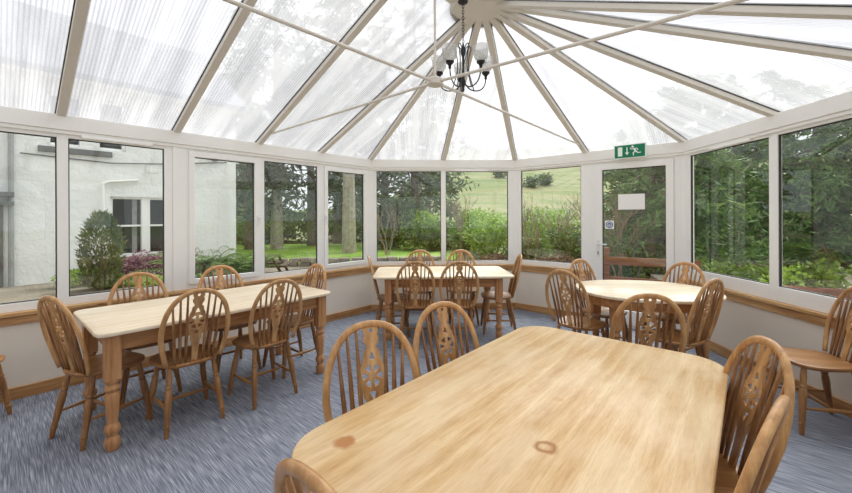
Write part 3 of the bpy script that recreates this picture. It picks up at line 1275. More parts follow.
def rounded(lx, ly, rad, n=8, clip=False):
    pts = []
    for (sx, sy, a0) in ((1, 1, 0), (-1, 1, 90), (-1, -1, 180), (1, -1, 270)):
        cx, cy = sx * (lx / 2 - rad), sy * (ly / 2 - rad)
        for k in range(n + 1):
            a = (a0 + 90 * k / n) * D2R
            pts.append((cx + rad * math.cos(a), cy + rad * math.sin(a)))
    return pts


def oval(lx, ly, e=0.85, n=64):
    pts = []
    for k in range(n):
        a = 2 * PI * k / n
        c, s = math.cos(a), math.sin(a)
        pts.append((lx / 2 * math.copysign(abs(c) ** e, c), ly / 2 * math.copysign(abs(s) ** e, s)))
    return pts


def scale_pts(pts, dx):
    out = []
    for x, y in pts:
        r = math.hypot(x, y)
        out.append((x * (1 - dx / r), y * (1 - dx / r)))
    return out


def inset(pts, d):
    n = len(pts)
    out = []
    for i in range(n):
        a, b, c = Vector(pts[i - 1]), Vector(pts[i]), Vector(pts[(i + 1) % n])
        t = (c - a).normalized()
        nn = Vector((-t.y, t.x))
        out.append(tuple(b + nn * d))
    return out


TLEG = [(0, 0.032), (0.01, 0.036), (0.05, 0.042), (0.075, 0.038), (0.085, 0.029), (0.095, 0.029), (0.115, 0.041), (0.135, 0.043), (0.152, 0.038),
        (0.165, 0.028), (0.175, 0.027), (0.20, 0.031), (0.30, 0.037), (0.345, 0.040), (0.355, 0.033), (0.365, 0.030), (0.375, 0.040), (0.39, 0.042), (0.40, 0.034), (0.415, 0.033), (0.425, 0.041), (0.44, 0.041)]


def make_table(loc, rz, outline, apx, apy, legs, label, topmat, name='dining_table', oval_apron=None, th=0.028, under=0.0):
    r = empty(name, (loc[0], loc[1], 0), rz * D2R, label=label, cat='table')
    m = MB()
    zt = 0.752
    n = len(outline)
    prof = [(0.012, zt - th), (0.002, zt - th + 0.004), (0.0, zt - th / 2), (0.002, zt - 0.004), (0.007, zt)]
    m.rings([[(x, y, z) for x, y in inset(outline, d)] for d, z in prof])
    m.build('tabletop', topmat, r, smooth=True)
    if under:
        MB().rings([[(x, y, z) for x, y in inset(outline, under)] for z in (zt - th - 0.022, zt - th - 0.0005)]).build('under_moulding', M['table_apron'], r, smooth=True)
    zb = zt - th - (0.022 if under else 0)
    if oval_apron:
        a = oval_apron
        b = inset(a, 0.022)
        rr = [[(x, y, z) for x, y in pts] for pts, z in ((a, zb - 0.085), (a, zb - 0.001), (b, zb - 0.001), (b, zb - 0.085))]
        MB().rings(rr, closed=True).build('apron', M['table_apron'], r, smooth=True)
    else:
        for sy in (-1, 1):
            MB().box(-apx, apx, sy * apy - 0.011, sy * apy + 0.011, zb - 0.11, zb - 0.001).build('apron', M['table_apron'], r, bevel=0.002)
        for sx in (-1, 1):
            MB().box(sx * apx - 0.011, sx * apx + 0.011, -apy + .012, apy - .012, zb - 0.11, zb - 0.001).build('apron', M['table_apron'], r, bevel=0.002)
    lx, ly = legs
    hb_ = 0.041
    for sx in (-1, 1):
        for sy in (-1, 1):
            m = MB().lathe(TLEG, 18)
            m.box(-hb_, hb_, -hb_, hb_, 0.44, zb - 0.002)
            o = m.build('leg', M['table_leg'], r, smooth=True, bevel=0.003)
            o.location = (sx * lx, sy * ly, 0)
    return r


# foreground table: centre from its edges
MAINC = Vector((0.02, 1.03))
ang_m = 49.5
u_m = Vector((math.cos(ang_m * D2R), math.sin(ang_m * D2R)))
v_m = Vector((-u_m.y, u_m.x))
farL = Vector((0.69, 2.44))
# far edge end: width 0.97, table length 1.95
MW, ML = 1.03, 1.76
cc = Vector((0.668, 2.475)) - v_m * MW / 2 - u_m * ML / 2


def loc_of(px, py):
    d = Vector((px, py)) - cc
    return d.dot(u_m), d.dot(v_m)


s1 = loc_of(-0.255, 1.17)
s2 = loc_of(0.36, 1.14)
s3 = loc_of(0.50, 1.44)
s4 = loc_of(0.93, 1.62)
s5 = loc_of(0.36, 1.9)
STAINS = [
    (s1[0], s1[1], 0.040, False, lin(178, 116, 58), 0.9),
    (s2[0], s2[1], 0.026, True, lin(160, 104, 46), 1.0),
    (s3[0], s3[1], 0.022, False, lin(196, 150, 90), 0.5),
    (s4[0], s4[1], 0.03, False, lin(204, 160, 104), 0.4),
    (s5[0], s5[1], 0.05, False, lin(210, 166, 110), 0.4),
]
M['table_main'] = table_top_main()
make_table((cc.x, cc.y), ang_m, rounded(ML, MW, 0.17, 10), ML / 2 - 0.13, MW / 2 - 0.09, (ML / 2 - 0.14, MW / 2 - 0.10),
           'large pale scrubbed pine dining table with rounded corners and ring stain in the foreground', M['table_main'], under=0.012, th=0.022)
# left table
make_table((-1.765, 3.185), 49.6, rounded(1.69, 0.93, 0.07, 3), 0.76, 0.375, (0.755, 0.375),
           'long pale pine farmhouse table with turned legs in front of the left windows', M['table_top'])
# back table
make_table((0.195, 4.83), 2.0, rounded(1.68, 0.92, 0.10, 3), 0.66, 0.36, (0.655, 0.355),
           'pale topped pine table with turned legs in front of the back window', M['table_top'])
# oval table by the door
ov = oval(1.22, 1.04)
make_table((2.08, 3.60), -8, ov, 0, 0, (0.36, 0.29),
           'oval pale topped table with a curved apron in front of the exit door', M['table_top'], name='oval_table', oval_apron=inset(ov, 0.06))

# ------------------------------------------------------------------ outside
GZ = -0.15


def quads(name, pts4, mat, parent=None, faces=None):
    me = bpy.data.meshes.new(name)
    n = len(pts4)
    me.from_pydata(np.asarray(pts4).reshape(-1, 3).tolist(), [], [(4 * i, 4 * i + 1, 4 * i + 2, 4 * i + 3) for i in range(n)])
    me.materials.append(mat)
    o = bpy.data.objects.new(name, me)
    COL.objects.link(o)
    if parent is not None:
        o.parent = parent
    return o


def leaves(centres, size, aspect=0.45, droop=0.0, rg=None):
    """random leaf quads at the given centres (n,3) with size (n,) or scalar"""
    rg = rg or rng
    n = len(centres)
    d = rg.normal(size=(n, 3))
    d[:, 2] = d[:, 2] * 0.6 - droop
    d /= np.linalg.norm(d, axis=1)[:, None]
    a = rg.normal(size=(n, 3))
    w = np.cross(d, a)
    w /= np.linalg.norm(w, axis=1)[:, None]
    sz = (size * (0.6 + 0.8 * rg.random(n)))[:, None]
    c = np.asarray(centres)
    p0 = c
    p1 = c + d * sz * 0.5 + w * sz * aspect * 0.5
    p2 = c + d * sz
    p3 = c + d * sz * 0.5 - w * sz * aspect * 0.5
    return np.stack([p0, p1, p2, p3], 1)


def cloud(n, blobs, rg=None, shell=0.55):
    """points in several ellipsoid blobs ((cx,cy,cz),(rx,ry,rz))"""
    rg = rg or rng
    out = []
    w = np.array([b[1][0] * b[1][1] * b[1][2] for b in blobs]) ** 0.67
    w /= w.sum()
    for b, f in zip(blobs, w):
        k = max(3, int(n * f))
        d = rg.normal(size=(k, 3))
        d /= np.linalg.norm(d, axis=1)[:, None]
        r = shell + (1 - shell) * rg.random(k) ** 0.5
        out.append(np.array(b[0]) + d * r[:, None] * np.array(b[1]))
    return np.concatenate(out)


def shrub(name, x, y, r, h, n, size, mat, label, cat='shrub', group=None, z=GZ, lobes=7, droop=0.0, aspect=0.5, stems=4):
    root = empty(name, (x, y, z), 0, label=label, cat=cat, group=group)
    blobs = []
    for k in range(lobes):
        a = rng.random() * 2 * PI
        q = rng.random() ** 0.5 * r * 0.6
        hh = h * (0.35 + 0.35 * rng.random())
        rr = r * (0.38 + 0.25 * rng.random())
        blobs.append(((q * math.cos(a), q * math.sin(a), hh), (rr, rr, max(0.08, min(hh, h - hh) * 1.0))))
    pts = cloud(n, blobs)
    pts[:, 2] = np.clip(pts[:, 2], 0.01, None)
    quads('foliage', leaves(pts, size, aspect, droop), mat, root)
    m = MB()
    for k in range(stems):
        a = 2 * PI * k / stems + rng.random()
        m.tube([(0.05 * math.cos(a), 0.05 * math.sin(a), -0.05), (r * 0.3 * math.cos(a), r * 0.3 * math.sin(a), h * 0.35), (r * 0.5 * math.cos(a), r * 0.5 * math.sin(a), h * 0.7)], [0.02, 0.014, 0.006], 5)
    m.build('stem', M['bark'], root)
    return root


def conifer_mesh(h, rad, seed, bare=0.2, dens=1.0, leafmat='leaf_dark', bark='bark', size=0.34, name='conifer', loc=(0, 0, 0), label='', cat='tree', group=None, lean_=(0, 0), z=GZ):
    rg = np.random.default_rng(seed)
    root = empty(name, (loc[0], loc[1], z), 0, label=label, cat=cat, group=group)
    tr = [(lean_[0] * t * h * t, lean_[1] * t * h * t, h * t) for t in [0, 0.15, 0.3, 0.5, 0.7, 0.85, 1]]
    r0 = 0.016 * h + 0.08
    m = MB().tube([(p[0], p[1], p[2] - 0.1) for p in tr], [r0 * (1 - 0.9 * t) for t in (0, 0.15, 0.3, 0.5, 0.7, 0.85, 1)], 9)
    cs = []
    nb = int(h * 5.2 * dens)
    for k in range(nb):
        t = bare + (1 - bare) * (k / nb)
        z0 = t * h
        a = rg.random() * 2 * PI
        L = rad * (1 - (t - bare) / (1 - bare)) ** 0.75 * (0.65 + 0.5 * rg.random()) + 0.3
        cx, cy = lean_[0] * t * t * h, lean_[1] * t * t * h
        p = []
        for j in range(6):
            s = j / 5
            p.append((cx + math.cos(a) * L * s, cy + math.sin(a) * L * s, z0 + L * (0.12 * s - 0.42 * s * s)))
        m.tube(p, [0.03 * (1 - 0.85 * s) + 0.006 for s in (0, .2, .4, .6, .8, 1)], 4)
        nn = int(L * 34 * dens)
        s = 0.18 + 0.82 * rg.random(nn) ** 0.8
        px = cx + math.cos(a) * L * s
        py = cy + math.sin(a) * L * s
        pz = z0 + L * (0.12 * s - 0.42 * s * s)
        off = rg.normal(size=(nn, 3)) * np.array([0.16, 0.16, 0.09]) * (L / 2) ** 0.5
        cs.append(np.stack([px, py, pz], 1) + off)
    m.build('trunk', M[bark], root)
    quads('foliage', leaves(np.concatenate(cs), size, 0.28, 0.45, rg), M[leafmat], root)
    return root


# ground, lawn and hill
def terrain_z(x, y):
    d = y - 24
    z = GZ
    if d > 0:
        side = min(1, max(0, (x / max(y, 1) + 0.16) / 0.22))
        side = 0.12 + 0.88 * side * side * (3 - 2 * side)
        z += side * (0.0022 * d * d if d < 40 else 0.0022 * 1600 + (d - 40) * 0.235)
    z += 0.3 * math.sin(x * 0.09 + 1) * min(1, max(0, d / 30)) + (0.6 * math.sin(x * 0.031 + y * 0.02)) * min(1, max(0, d / 60))
    return z


me = bpy.data.meshes.new('hillside')
vs, fs = [], []
xs = np.linspace(-150, 170, 81)
ys = np.concatenate([np.linspace(-40, 24, 10), np.linspace(26, 230, 60)])
for yv in ys:
    for xv in xs:
        vs.append((xv, yv, terrain_z(xv, yv) - (0.05 if yv < 25 else 0.02)))
nx_ = len(xs)
for j in range(len(ys) - 1):
    for i in range(nx_ - 1):
        a = j * nx_ + i
        fs.append((a, a + 1, a + nx_ + 1, a + nx_))
me.from_pydata(vs, [], fs)
me.materials.append(M['hill'])
for p in me.polygons:
    p.use_smooth = True
hill = bpy.data.objects.new('hillside', me)
COL.objects.link(hill)
st(hill, 'pale green grassy hillside rising behind the garden')
m = MB().box(-30, 30, -25, 13.2, GZ - 0.3, GZ - 0.004)
gd = m.build('gravel_ground', M['gravel'])
st(gd, 'grey brown gravel yard around the conservatory')
lw = MB().prism([(-14, 12.9), (-6, 12.6), (-1.0, 13.0), (1.0, 13.6), (1.4, 16), (0.5, 22), (-18, 22)], GZ - 0.04, GZ + 0.03).build('lawn', M['lawn'])
st(lw, 'bright green lawn beyond the gravel')

# white house beyond the left windows
hu = Vector((0.66, 0.7513))
H0 = Vector((-12.6, 5.62))
hm4 = Matrix(((hu.x, hu.y, 0, H0.x), (hu.y, -hu.x, 0, H0.y), (0, 0, 1, 0), (0, 0, 0, 1)))   # x along wall, y towards the room
hs = empty('white_house', label='white rendered house with dark stone sills seen through the left windows', cat='house')
hs.matrix_world = hm4


def hadd(mb, name, mat, bevel=0, parent=hs):
    return mb.build(name, mat, parent, bevel=bevel)


def h_at(u_px):
    """distance along the house wall that the plan sightline with slope u meets"""
    k = (u_px - 426) / 378
    # (H0.x + hu.x t) = k (H0.y + hu.y t)
    return (k * H0.y - H0.x) / (hu.x - k * hu.y)


tE = h_at(236)
wx0, wx1 = h_at(110), h_at(110) + 1.62
hw = MB()
zt = 4.9
holes = [(wx0, wx1, 0.36, 2.03), (h_at(47), h_at(47) + 1.0, 3.27, 4.6), (h_at(80), h_at(80) + 0.95, 3.27, 4.6)]
# wall pieces around the windows
xsn = sorted(set([-5.0, tE] + [h for q_ in holes for h in q_[:2]]))
for a, b in zip(xsn[:-1], xsn[1:]):
    mid = (a + b) / 2
    cuts = sorted([(q_[2], q_[3]) for q_ in holes if q_[0] < mid < q_[1]])
    z = GZ - 0.1
    for c_, d_ in cuts:
        hw.box(a, b, -0.5, 0, z, c_)
        z = d_
    hw.box(a, b, -0.5, 0, z, zt)
bmesh.ops.remove_doubles(hw.bm, verts=hw.bm.verts, dist=0.0005)
hadd(hw, 'wall', M['render'])
hadd(MB().box(-5, tE, -7, -0.5, GZ - 0.1, zt), 'house_body', M['render'])
hadd(MB().box(-5.2, tE + 0.2, -0.35, 0.35, zt, zt + 0.1), 'gutter_board', M['upvc'])
mr = MB()
rl = [(-5.3, 0.4, zt + 0.05), (tE + 0.3, 0.4, zt + 0.05), (tE + 0.3, -3.7, zt + 3.0), (-5.3, -3.7, zt + 3.0)]
mr.rings([[Vector(p) for p in rl], [Vector(p) + Vector((0, 0, 0.14)) for p in rl]])
rl = [(-5.3, -3.7, zt + 3.0), (tE + 0.3, -3.7, zt + 3.0), (tE + 0.3, -7.8, zt + 0.05), (-5.3, -7.8, zt + 0.05)]
mr.rings([[Vector(p) for p in rl], [Vector(p) + Vector((0, 0, 0.14)) for p in rl]])
hadd(mr, 'roof', M['slate'])
# gable end infill
mg = MB()
gp = [(tE - 0.3, -0.5, zt), (tE - 0.3, -3.7, zt + 2.9), (tE - 0.3, -7.0, zt)]
mg.rings([[Vector(p) for p in gp], [Vector(p) + Vector((0.3, 0, 0)) for p in gp]])
hadd(mg, 'gable', M['render'])
# ground floor window: pair of sashes in a white frame
fw = hadd(MB().box(wx0, wx0 + 0.07, -0.2, -0.08, 0.36, 2.03).box(wx1 - 0.07, wx1, -0.2, -0.08, 0.36, 2.03).box(wx0, wx1, -0.2, -0.08, 1.97, 2.03)
          .box(wx0, wx1, -0.2, -0.08, 0.36, 0.45).box((wx0 + wx1) / 2 - 0.1, (wx0 + wx1) / 2 + 0.1, -0.2, -0.06, 0.36, 2.03)
          .box(wx0, wx1, -0.19, -0.10, 1.20, 1.25), 'house_window', M['upvc'])
MB().box(wx0 + 0.05, wx1 - 0.05, -0.26, -0.21, 0.38, 2.0).build('pane', M['darkroom'], fw)
m = MB()
for (x0_, x1_) in ((wx1 - 0.24, wx1 - 0.08), (wx0 + 0.52, wx0 + 0.62)):
    pts = []
    NN = 16
    for k in range(NN):
        xx = x0_ + (x1_ - x0_) * k / (NN - 1)
        m.box(xx - 0.006, xx + 0.008, -0.209 + 0.004 * (k % 2), -0.196 + 0.008 * (k % 2), 0.46, 1.96)
m.build('curtain', M['curtain'], fw)
hadd(MB().box(wx0 - 0.12, wx1 + 0.12, -0.15, 0.09, 0.22, 0.36), 'window_sill', M['sillstone'], 0.01)
for (a, b, c_, d_) in holes[1:]:
    f2 = hadd(MB().box(a, a + 0.07, -0.2, -0.08, c_, d_).box(b - 0.07, b, -0.2, -0.08, c_, d_).box(a, b, -0.2, -0.08, c_, c_ + 0.07).box(a, b, -0.2, -0.08, d_ - 0.07, d_), 'house_window', M['upvc'])
    MB().box(a + 0.05, b - 0.05, -0.26, -0.21, c_ + 0.02, d_ - 0.02).build('pane', M['darkroom'], f2)
hadd(MB().box(h_at(38), h_at(112), -0.1, 0.1, 3.08, 3.22), 'upper_sill', M['sillstone'], 0.01)
# pipes, lamp and cables on the wall
m = MB()
a = h_at(103)
m.tube([(a, 0.06, 2.35), (a, 0.06, 1.5)], 0.03, 8)
m.tube([(a, 0.06, 2.35), (a + 0.12, 0.06, 2.42), (a + 0.75, 0.06, 2.50)], 0.035, 8)
hadd(m, 'waste_pipe', M['upvc'])
hadd(MB().tube([(h_at(11), 0.07, 4.9), (h_at(11), 0.07, GZ)], 0.05, 8), 'downpipe', M['pipe'])
hadd(MB().tube([(h_at(20), 0.03, 3.0), (h_at(70), 0.03, 2.96), (h_at(112), 0.03, 2.93), (h_at(160), 0.03, 3.02), (tE - 0.3, 0.03, 3.25)], 0.014, 6), 'wall_cable', M['sillstone'])
hadd(MB().box(tE - 0.75, tE - 0.58, 0.0, 0.16, 3.28, 3.48), 'wall_lamp', M['sillstone'])
hadd(MB().box(h_at(150) - 0.1, h_at(150) + 0.2, 0.0, 0.02, 2.75, 3.0), 'wall_vent', M['render'])
# dark doorway at the far left
hadd(MB().box(h_at(-25), h_at(3), 0.0, 0.05, GZ, 1.75), 'back_door', M['sillstone'])
hadd(MB().box(h_at(-28), h_at(14), 0.0, 0.35, 1.95, 2.05).box(h_at(-28), h_at(14), 0.0, 0.25, 1.75, 1.83), 'porch_hood', M['sillstone'])

# planting along the house
ju = hm4 @ Vector((h_at(86), 2.2, 0))
jr = empty('juniper_shrub', (ju.x, ju.y, GZ), 0, label='upright grey green juniper against the white house wall', cat='shrub')
pts = []
n = 5200
zz = rng.random(n) ** 0.9
prof_r = np.interp(zz, [0, 0.15, 0.45, 0.7, 0.9, 1], [0.24, 0.35, 0.41, 0.36, 0.24, 0.08])
aa = rng.random(n) * 2 * PI
rr = prof_r * (0.5 + 0.5 * rng.random(n))
cpt = np.stack([rr * np.cos(aa), rr * np.sin(aa), zz * 1.62 + 0.05], 1)
lv = leaves(cpt, 0.17, 0.34)
up_dir = np.stack([np.cos(aa) * 0.3, np.sin(aa) * 0.3, np.ones(n)], 1)[:, None, :]
lv = cpt[:, None, :] + (lv - cpt[:, None, :]) * 0.42 + up_dir * np.array([0, 0.5, 1, 0.5])[None, :, None] * 0.07
quads('foliage', lv, M['leaf_juniper'], jr)
MB().tube([(0, 0, -0.05), (0, 0, 1.2)], [0.05, 0.015], 6).build('stem', M['bark'], jr)
for k, (u_, off, r_, h_, mt, lb) in enumerate((
        (104, 1.2, 0.5, 0.60, 'heather', 'mauve heather clump right beside the juniper'),
        (125, 1.25, 0.6, 0.66, 'heather', 'mauve heather clump under the left sash of the house window'),
        (146, 1.2, 0.6, 0.74, 'heather', 'mauve heather clump under the right sash of the house window'),
        (163, 1.25, 0.6, 0.72, 'heather', 'mauve heather clump farthest right below the house window'),
        (78, 1.2, 0.5, 0.42, 'leaf_bright', 'low bright green plants left of the juniper foot'),
        (94, 1.9, 0.46, 0.30, 'leaf_mid', 'low green ground cover in front of the juniper'),
        (126, 2.1, 0.5, 0.16, 'leaf_bright', 'strip of short green plants before the heather'))):
    p = hm4 @ Vector((h_at(u_), off, 0))
    shrub('heather_shrub' if mt == 'heather' else 'low_shrub', p.x, p.y, r_, h_, 1500, 0.07, M[mt], lb, 'plant')


def pt(u_, Y):
    return ((u_ - 426) / 378 * Y, Y)


def fern(name, x, y, r, h, nfr, label, mat='leaf_fern', z=GZ, group=None):
    root = empty(name, (x, y, z), 0, label=label, cat='fern', group=group)
    Q4 = []
    m = MB()
    for k in range(nfr):
        a = rng.random() * 2 * PI
        L = r * (0.7 + 0.5 * rng.random())
        hh = h * (0.55 + 0.5 * rng.random())
        prevp = None
        pts_ = []
        for j in range(11):
            s = j / 10
            pts_.append(np.array([math.cos(a) * L * s, math.sin(a) * L * s, hh * (1.7 * s - 1.15 * s * s) + 0.02]))
        m.tube([tuple(p) for p in pts_], 0.006, 3)
        sd2 = np.array([-math.sin(a), math.cos(a), 0])
        for j in range(1, 21):
            s = j / 20
            p = np.array([math.cos(a) * L * s, math.sin(a) * L * s, hh * (1.7 * s - 1.15 * s * s) + 0.02])
            wl = 0.17 * math.sin(PI * min(1, s * 0.85 + 0.15)) * L
            dr2 = np.array([math.cos(a), math.sin(a), 0]) * 0.022
            for sg in (-1, 1):
                tip = p + sd2 * sg * wl + np.array([math.cos(a), math.sin(a), 0]) * wl * 0.4 - np.array([0, 0, 0.25 * wl])
                mid = (p + tip) / 2
                Q4.append([p - dr2 * 0.5, mid - dr2, tip, mid + dr2])
    quads('frond', Q4, M[mat], root).__setitem__('kind', 'stuff')
    m.build('stem', M['leaf_mid'], root)
    return root


x, y = pt(205, 8.6)
fern('fern_shrub', x, y, 1.15, 1.35, 44, 'spreading green fern like shrub before the white wall corner, leftmost')
x, y = pt(228, 8.6)
fern('fern_shrub', x, y, 1.0, 1.15, 40, 'spreading green fern like shrub right of the house corner')
x, y = pt(246, 9.6)
fern('fern_shrub', x, y, 0.95, 0.95, 34, 'green fern like shrub reaching towards the picnic bench')
x, y = pt(213, 7.6)
shrub('low_shrub', x, y, 0.6, 0.5, 2200, 0.10, M['leaf_fern'], 'dark leafy shrub in front of the ferns below the casement', 'shrub')

# picnic bench
x, y = pt(268, 10.6)
pb = empty('picnic_bench', (x, y, GZ), 100 * D2R, label='dark weathered picnic bench on the gravel outside the left windows', cat='bench')
pb.scale = (0.72, 0.72, 0.72)
MB().box(-0.8, 0.8, -0.34, 0.34, 0.66, 0.70).build('tabletop', M['oldwood'], pb, bevel=0.005)
for sg in (-1, 1):
    MB().box(-0.8, 0.8, sg * 0.68 - 0.13, sg * 0.68 + 0.13, 0.38, 0.42).build('bench_seat', M['oldwood'], pb, bevel=0.005)
    MB().box(sg * 0.55 - 0.03, sg * 0.55 + 0.03, -0.75, 0.75, 0.32, 0.38).build('crossbar', M['oldwood'], pb)
    for q_ in (-1, 1):
        MB().bar((sg * 0.55, q_ * 0.22, 0.66), (sg * 0.55, q_ * 0.6, 0.0), 0.05, 0.09, (0, 1, 0)).build('leg', M['oldwood'], pb)

# low stone edging by the lawn
m = MB()
rs = random.Random(3)
ex = [(-9, 11.6), (-6, 12.2), (-3.6, 12.5), (-1.6, 12.6), (0.6, 13.1)]
for (xa, ya), (xb, yb) in zip(ex[:-1], ex[1:]):
    n = int(math.hypot(xb - xa, yb - ya) / 0.35)
    for k in range(n):
        t = k / n
        for lay in range(2):
            cx_, cy_ = xa + (xb - xa) * t + rs.uniform(-.03, .03), ya + (yb - ya) * t + rs.uniform(-.05, .05)
            m.box(-0.17, 0.16, -0.14, 0.14, 0, 0.13 + rs.uniform(-.02, .02), Matrix.Translation((cx_ + lay * 0.1, cy_, GZ + lay * 0.12)) @ Matrix.Rotation(math.atan2(yb - ya, xb - xa) + rs.uniform(-.1, .1), 4, 'Z'))
o = m.build('stone_wall', M['stone'], bevel=0.02)
tag(o, 'low dry stone wall edging the lawn beyond the gravel', 'wall')

# trees: (u, Y, height, spread, seed, bare, dens, label, lean, bark, leaf)
TR = [
    (250, 18.5, 12, 2.4, 1, 0.14, 0.95, 'dark conifer just right of the white house corner', (0, 0), 'bark', 'leaf_dark'),
    (277, 19, 15, 3.0, 2, 0.20, 0.75, 'tall conifer with pale trunk in the middle of the casement window group', (0, 0), 'bark_pale', 'leaf_dark'),
    (312, 21, 13, 2.8, 3, 0.26, 0.7, 'conifer with a trunk leaning left beside the window stile', (-0.03, 0), 'bark', 'leaf_dark'),
    (338, 23, 15, 3.2, 4, 0.18, 0.75, 'broad dark conifer left of the thick pale trunk', (0, 0), 'bark', 'leaf_dark'),
    (349, 16.5, 15, 2.6, 5, 0.36, 0.7, 'conifer with the thickest pale trunk in the third left light', (0, 0), 'bark_pale', 'leaf_dark'),
    (385, 23, 14, 3.2, 6, 0.14, 0.75, 'dark conifer at the left edge of the back window', (0, 0), 'bark', 'leaf_dark'),
    (415, 22, 15, 3.4, 7, 0.22, 0.75, 'tall conifer with straight brown trunk in the left back light', (0, 0), 'bark', 'leaf_dark'),
    (428, 30, 14, 3.2, 8, 0.10, 0.8, 'farther conifer behind the straight brown trunk', (0, 0), 'bark', 'leaf_dark'),
    (366, 36, 13, 4.0, 10, 0.10, 0.8, 'farther conifer filling the gap at the left back corner', (0, 0), 'bark', 'leaf_dark'),
    (243, 30, 13, 4.0, 11, 0.10, 0.8, 'farther conifer rising right behind the white house end', (0, 0), 'bark', 'leaf_dark'),
]
for (u_, Y, h_, sp_, sd_, ba_, de_, lb, ln, bk, lf) in TR:
    x, y = pt(u_, Y)
    conifer_mesh(h_, sp_, sd_, ba_, de_, lf, bk, 0.42 if Y < 25 else 0.6, 'conifer_tree', (x, y), lb, 'tree', 'conifers beyond the lawn', ln, z=terrain_z(x, y))

# shrubs beyond the lawn
SH = [
    (398, 19, 1.5, 2.7, 'leaf_dark', 0.20, 'dark rounded evergreen shrub beyond the lawn in the left back light'),
    (421, 18.2, 1.15, 1.9, 'leaf_bright', 0.16, 'bright yellow green rounded bush beside the lawn in the left back light'),
    (384, 18.5, 0.9, 1.1, 'leaf_mid', 0.15, 'low green bush at the left foot of the dark evergreen shrub'),
    (437, 17.5, 0.9, 1.2, 'leaf_mid', 0.15, 'green bush against the middle mullion of the back window'),
    (456, 18, 1.0, 1.5, 'leaf_mid', 0.16, 'green shrub just right of the middle mullion of the back window'),
    (474, 16.5, 1.2, 1.2, 'leaf_mid', 0.14, 'low green shrub in the middle of the right back light'),
    (495, 15, 1.3, 1.6, 'leaf_bright', 0.14, 'tall fresh green shrub at the right of the back window'),
    (478, 20, 1.7, 2.0, 'leaf_bright', 0.18, 'broad fresh green thicket behind the low shrub in the right back light'),
    (527, 12, 0.8, 0.9, 'leaf_mid', 0.11, 'green shrub low in the window left of the exit door'),
    (545, 14, 1.4, 1.9, 'leaf_bright', 0.14, 'tall pale green thicket in the window left of the exit door'),
    (575, 12.5, 1.1, 1.3, 'leaf_mid', 0.12, 'mid green shrub close to the door post'),
    (330, 26, 2.4, 2.2, 'leaf_mid', 0.25, 'undergrowth shrub behind the lawn between the pale trunks'),
    (285, 25, 2.4, 2.0, 'leaf_dark', 0.25, 'dark undergrowth shrub behind the lawn at the casement group'),
    (256, 22, 2.0, 2.0, 'leaf_mid', 0.22, 'undergrowth shrub at the foot of the trees by the house corner'),
    (365, 26, 2.4, 2.0, 'leaf_dark', 0.25, 'dark undergrowth shrub at the left back corner'),
]
for (u_, Y, r_, h_, mt, sz, lb) in SH:
    x, y = pt(u_, Y)
    shrub('garden_shrub', x, y, r_, h_, 2600, sz, M[mt], lb, 'shrub', z=terrain_z(x, y), lobes=9)
for (u_, Y, r_, h_, lb) in ((500, 95, 2.6, 3.0, 'small dark gorse bush high on the hillside near the back window corner post'),
                            (533, 80, 2.2, 2.4, 'small dark gorse bush on the hillside, left in the window beside the door'),
                            (546, 84, 2.4, 2.6, 'small dark gorse bush on the hillside, right of a smaller neighbour beside the door'),
                            (470, 110, 2.6, 2.6, 'tiny gorse bush far up the hillside in the right back light')):
    x, y = pt(u_, Y)
    shrub('gorse_bush', x, y, r_, h_, 500, 0.6, M['leaf_dark'], lb, 'bush', z=terrain_z(x, y) - 0.1)
# dead bracken bank
for k, (u_, Y, r_, h_, lb) in enumerate(((540, 9.6, 0.9, 0.55, 'brown dead bracken patch under the window left of the door'), (567, 9.2, 0.8, 0.6, 'brown dead bracken patch nearest the door post'),
                                         (505, 12.0, 0.9, 0.4, 'brown dead bracken patch behind the back window post'))):
    x, y = pt(u_, Y)
    shrub('bracken_patch', x, y, r_, h_, 1800, 0.16, M['bracken'], lb, 'plant', aspect=0.2)


def bare_tree(x, y, h, seed, label, mat='twig', z=GZ, spread=0.5, gens=4):
    rg = random.Random(seed)
    m = MB()

    def grow(p, d, L, r, g):
        q_ = p + d * L
        mid = p + d * L * 0.5 + Vector((rg.uniform(-1, 1), rg.uniform(-1, 1), rg.uniform(-.3, .3))) * L * 0.07
        m.tube([p, mid, q_], [r, r * 0.85, r * 0.65], 4)
        if g == 0:
            return
        for _ in range(3):
            nd = (d + Vector((rg.uniform(-1, 1), rg.uniform(-1, 1), rg.uniform(-.3, .7))) * spread).normalized()
            grow(q_ if rg.random() < 0.6 else mid, nd, L * rg.uniform(0.6, 0.8), r * 0.6, g - 1)
    for k in range(3):
        d = Vector((rg.uniform(-.3, .3), rg.uniform(-.3, .3), 1)).normalized()
        grow(Vector((rg.uniform(-.1, .1), rg.uniform(-.1, .1), -0.05)), d, h * 0.36, 0.018 * h ** 0.5, gens)
    o = m.build('bare_bush', M[mat])
    o.location = (x, y, z)
    tag(o, label, 'bush')
    return o


for k, (u_, Y, h_, lb, sp_) in enumerate(((463, 16, 2.6, 'thin bare sapling against the hillside in the right back light', 0.45), (533, 11.5, 2.2, 'bare twiggy bush left in the window beside the exit door', 0.5),
                                          (558, 12.5, 2.4, 'bare twiggy bush right in the window beside the exit door', 0.5), (388, 15.5, 2.4, 'bare pale twiggy bush at the left edge of the back window', 0.55),
                                          (618, 8.6, 2.3, 'bare pinkish twiggy bush behind the left of the exit door glass', 0.55))):
    x, y = pt(u_, Y)
    bare_tree(x, y, h_, 40 + k, lb, spread=sp_)

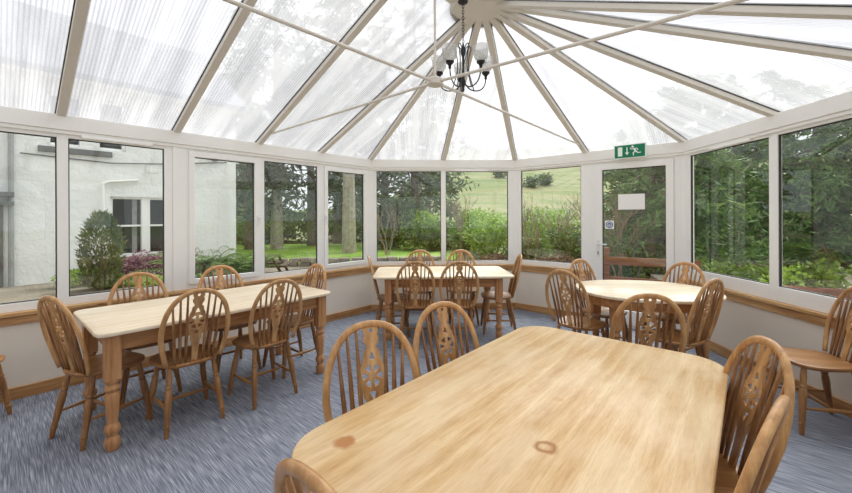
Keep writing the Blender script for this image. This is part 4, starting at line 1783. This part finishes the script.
# behind the door: fence and evergreen
x0_, y0_ = pt(606, 7.4)
fe = empty('rail_fence', (x0_, y0_, GZ), -30 * D2R, label='brown two rail timber fence outside the exit door', cat='fence')
for k in range(2):
    MB().box(-0.05 + k * 1.35, 0.06 + k * 1.35, -0.05, 0.05, 0, 0.98).build('post', M['fence'], fe, bevel=0.008)
for zf in (0.66, 0.28):
    MB().box(-0.1, 1.5, -0.09, -0.052, zf, zf + 0.15).build('rail', M['fence'], fe, bevel=0.006)
for k, (u_, Y, h_, r_, sd_, lb) in enumerate(((650, 9.2, 4.2, 1.9, 21, 'dense bushy evergreen behind the exit door glass'), (632, 11.5, 4.5, 2.0, 22, 'farther evergreen left behind the exit door notice'),
                                             (675, 9.8, 5.0, 2.0, 23, 'evergreen hidden partly by the right post of the exit door'))):
    x, y = pt(u_, Y)
    conifer_mesh(h_, r_, sd_, 0.03, 2.6, 'leaf_fern' if k != 1 else 'leaf_mid', 'bark', 0.2, 'evergreen_tree', (x, y), lb, 'tree', 'evergreens beyond the exit door')

# right side: woodland, red planter wall, steps
RT = [(700, 14, 7, 2.6, 31, 'dark tree behind the left part of the right window'), (735, 17, 8, 3.0, 32, 'dark tree right of centre in the first right light'),
      (775, 15, 7.5, 2.8, 33, 'dark tree behind the mullion of the right window'), (815, 12.5, 6, 2.6, 34, 'dark tree in the second right light'),
      (870, 11.5, 6, 2.6, 35, 'dark tree at the right edge of the photo')]
for (u_, Y, h_, r_, sd_, lb) in RT:
    x, y = pt(u_, Y)
    conifer_mesh(h_, r_, sd_, 0.03, 2.0, 'leaf_fern', 'bark', 0.26, 'evergreen_tree', (x, y), lb, 'tree', 'trees outside the right window')
HB = [(705, 6.9, 0.55, 0.7, 'leaf_mid', 'small green shrub beyond the stone steps'), (800, 5.8, 0.55, 0.75, 'leaf_bright', 'pale green shrub growing above the red boards, left'),
      (835, 5.5, 0.55, 0.8, 'leaf_mid', 'green shrub growing above the red boards, right'), (765, 6.6, 0.6, 0.6, 'leaf_mid', 'green shrub behind the mullion above the red boards')]
for (u_, Y, r_, h_, mt, lb) in HB:
    x, y = pt(u_, Y)
    shrub('garden_shrub', x, y, r_, h_ + 0.1, 1800, 0.09, M[mt], lb, 'shrub')
x0_, y0_ = pt(770, 5.6)
pl = empty('raised_planter', (x0_, y0_, GZ), -28 * D2R, label='long raised bed faced with red brown boards outside the right window', cat='planter')
MB().box(-0.1, 2.4, -0.05, 0.0, 0, 0.52).build('front_board', M['redwood'], pl, bevel=0.006)
MB().box(-0.1, 2.4, 0.0, 0.5, 0, 0.46).build('soil', M['stone'], pl)
MB().box(-0.12, 2.42, -0.07, 0.03, 0.52, 0.57).build('cap_rail', M['redwood'], pl, bevel=0.006)
x0_, y0_ = pt(705, 6.2)
sp = empty('stone_steps', (x0_, y0_, GZ), -20 * D2R, label='pale stone garden steps outside the right window beside the corner', cat='steps')
for k in range(3):
    MB().box(-0.5, 0.6, k * 0.32, k * 0.32 + 0.9, k * 0.13, k * 0.13 + 0.13).build('step', M['stone'], sp, bevel=0.01)
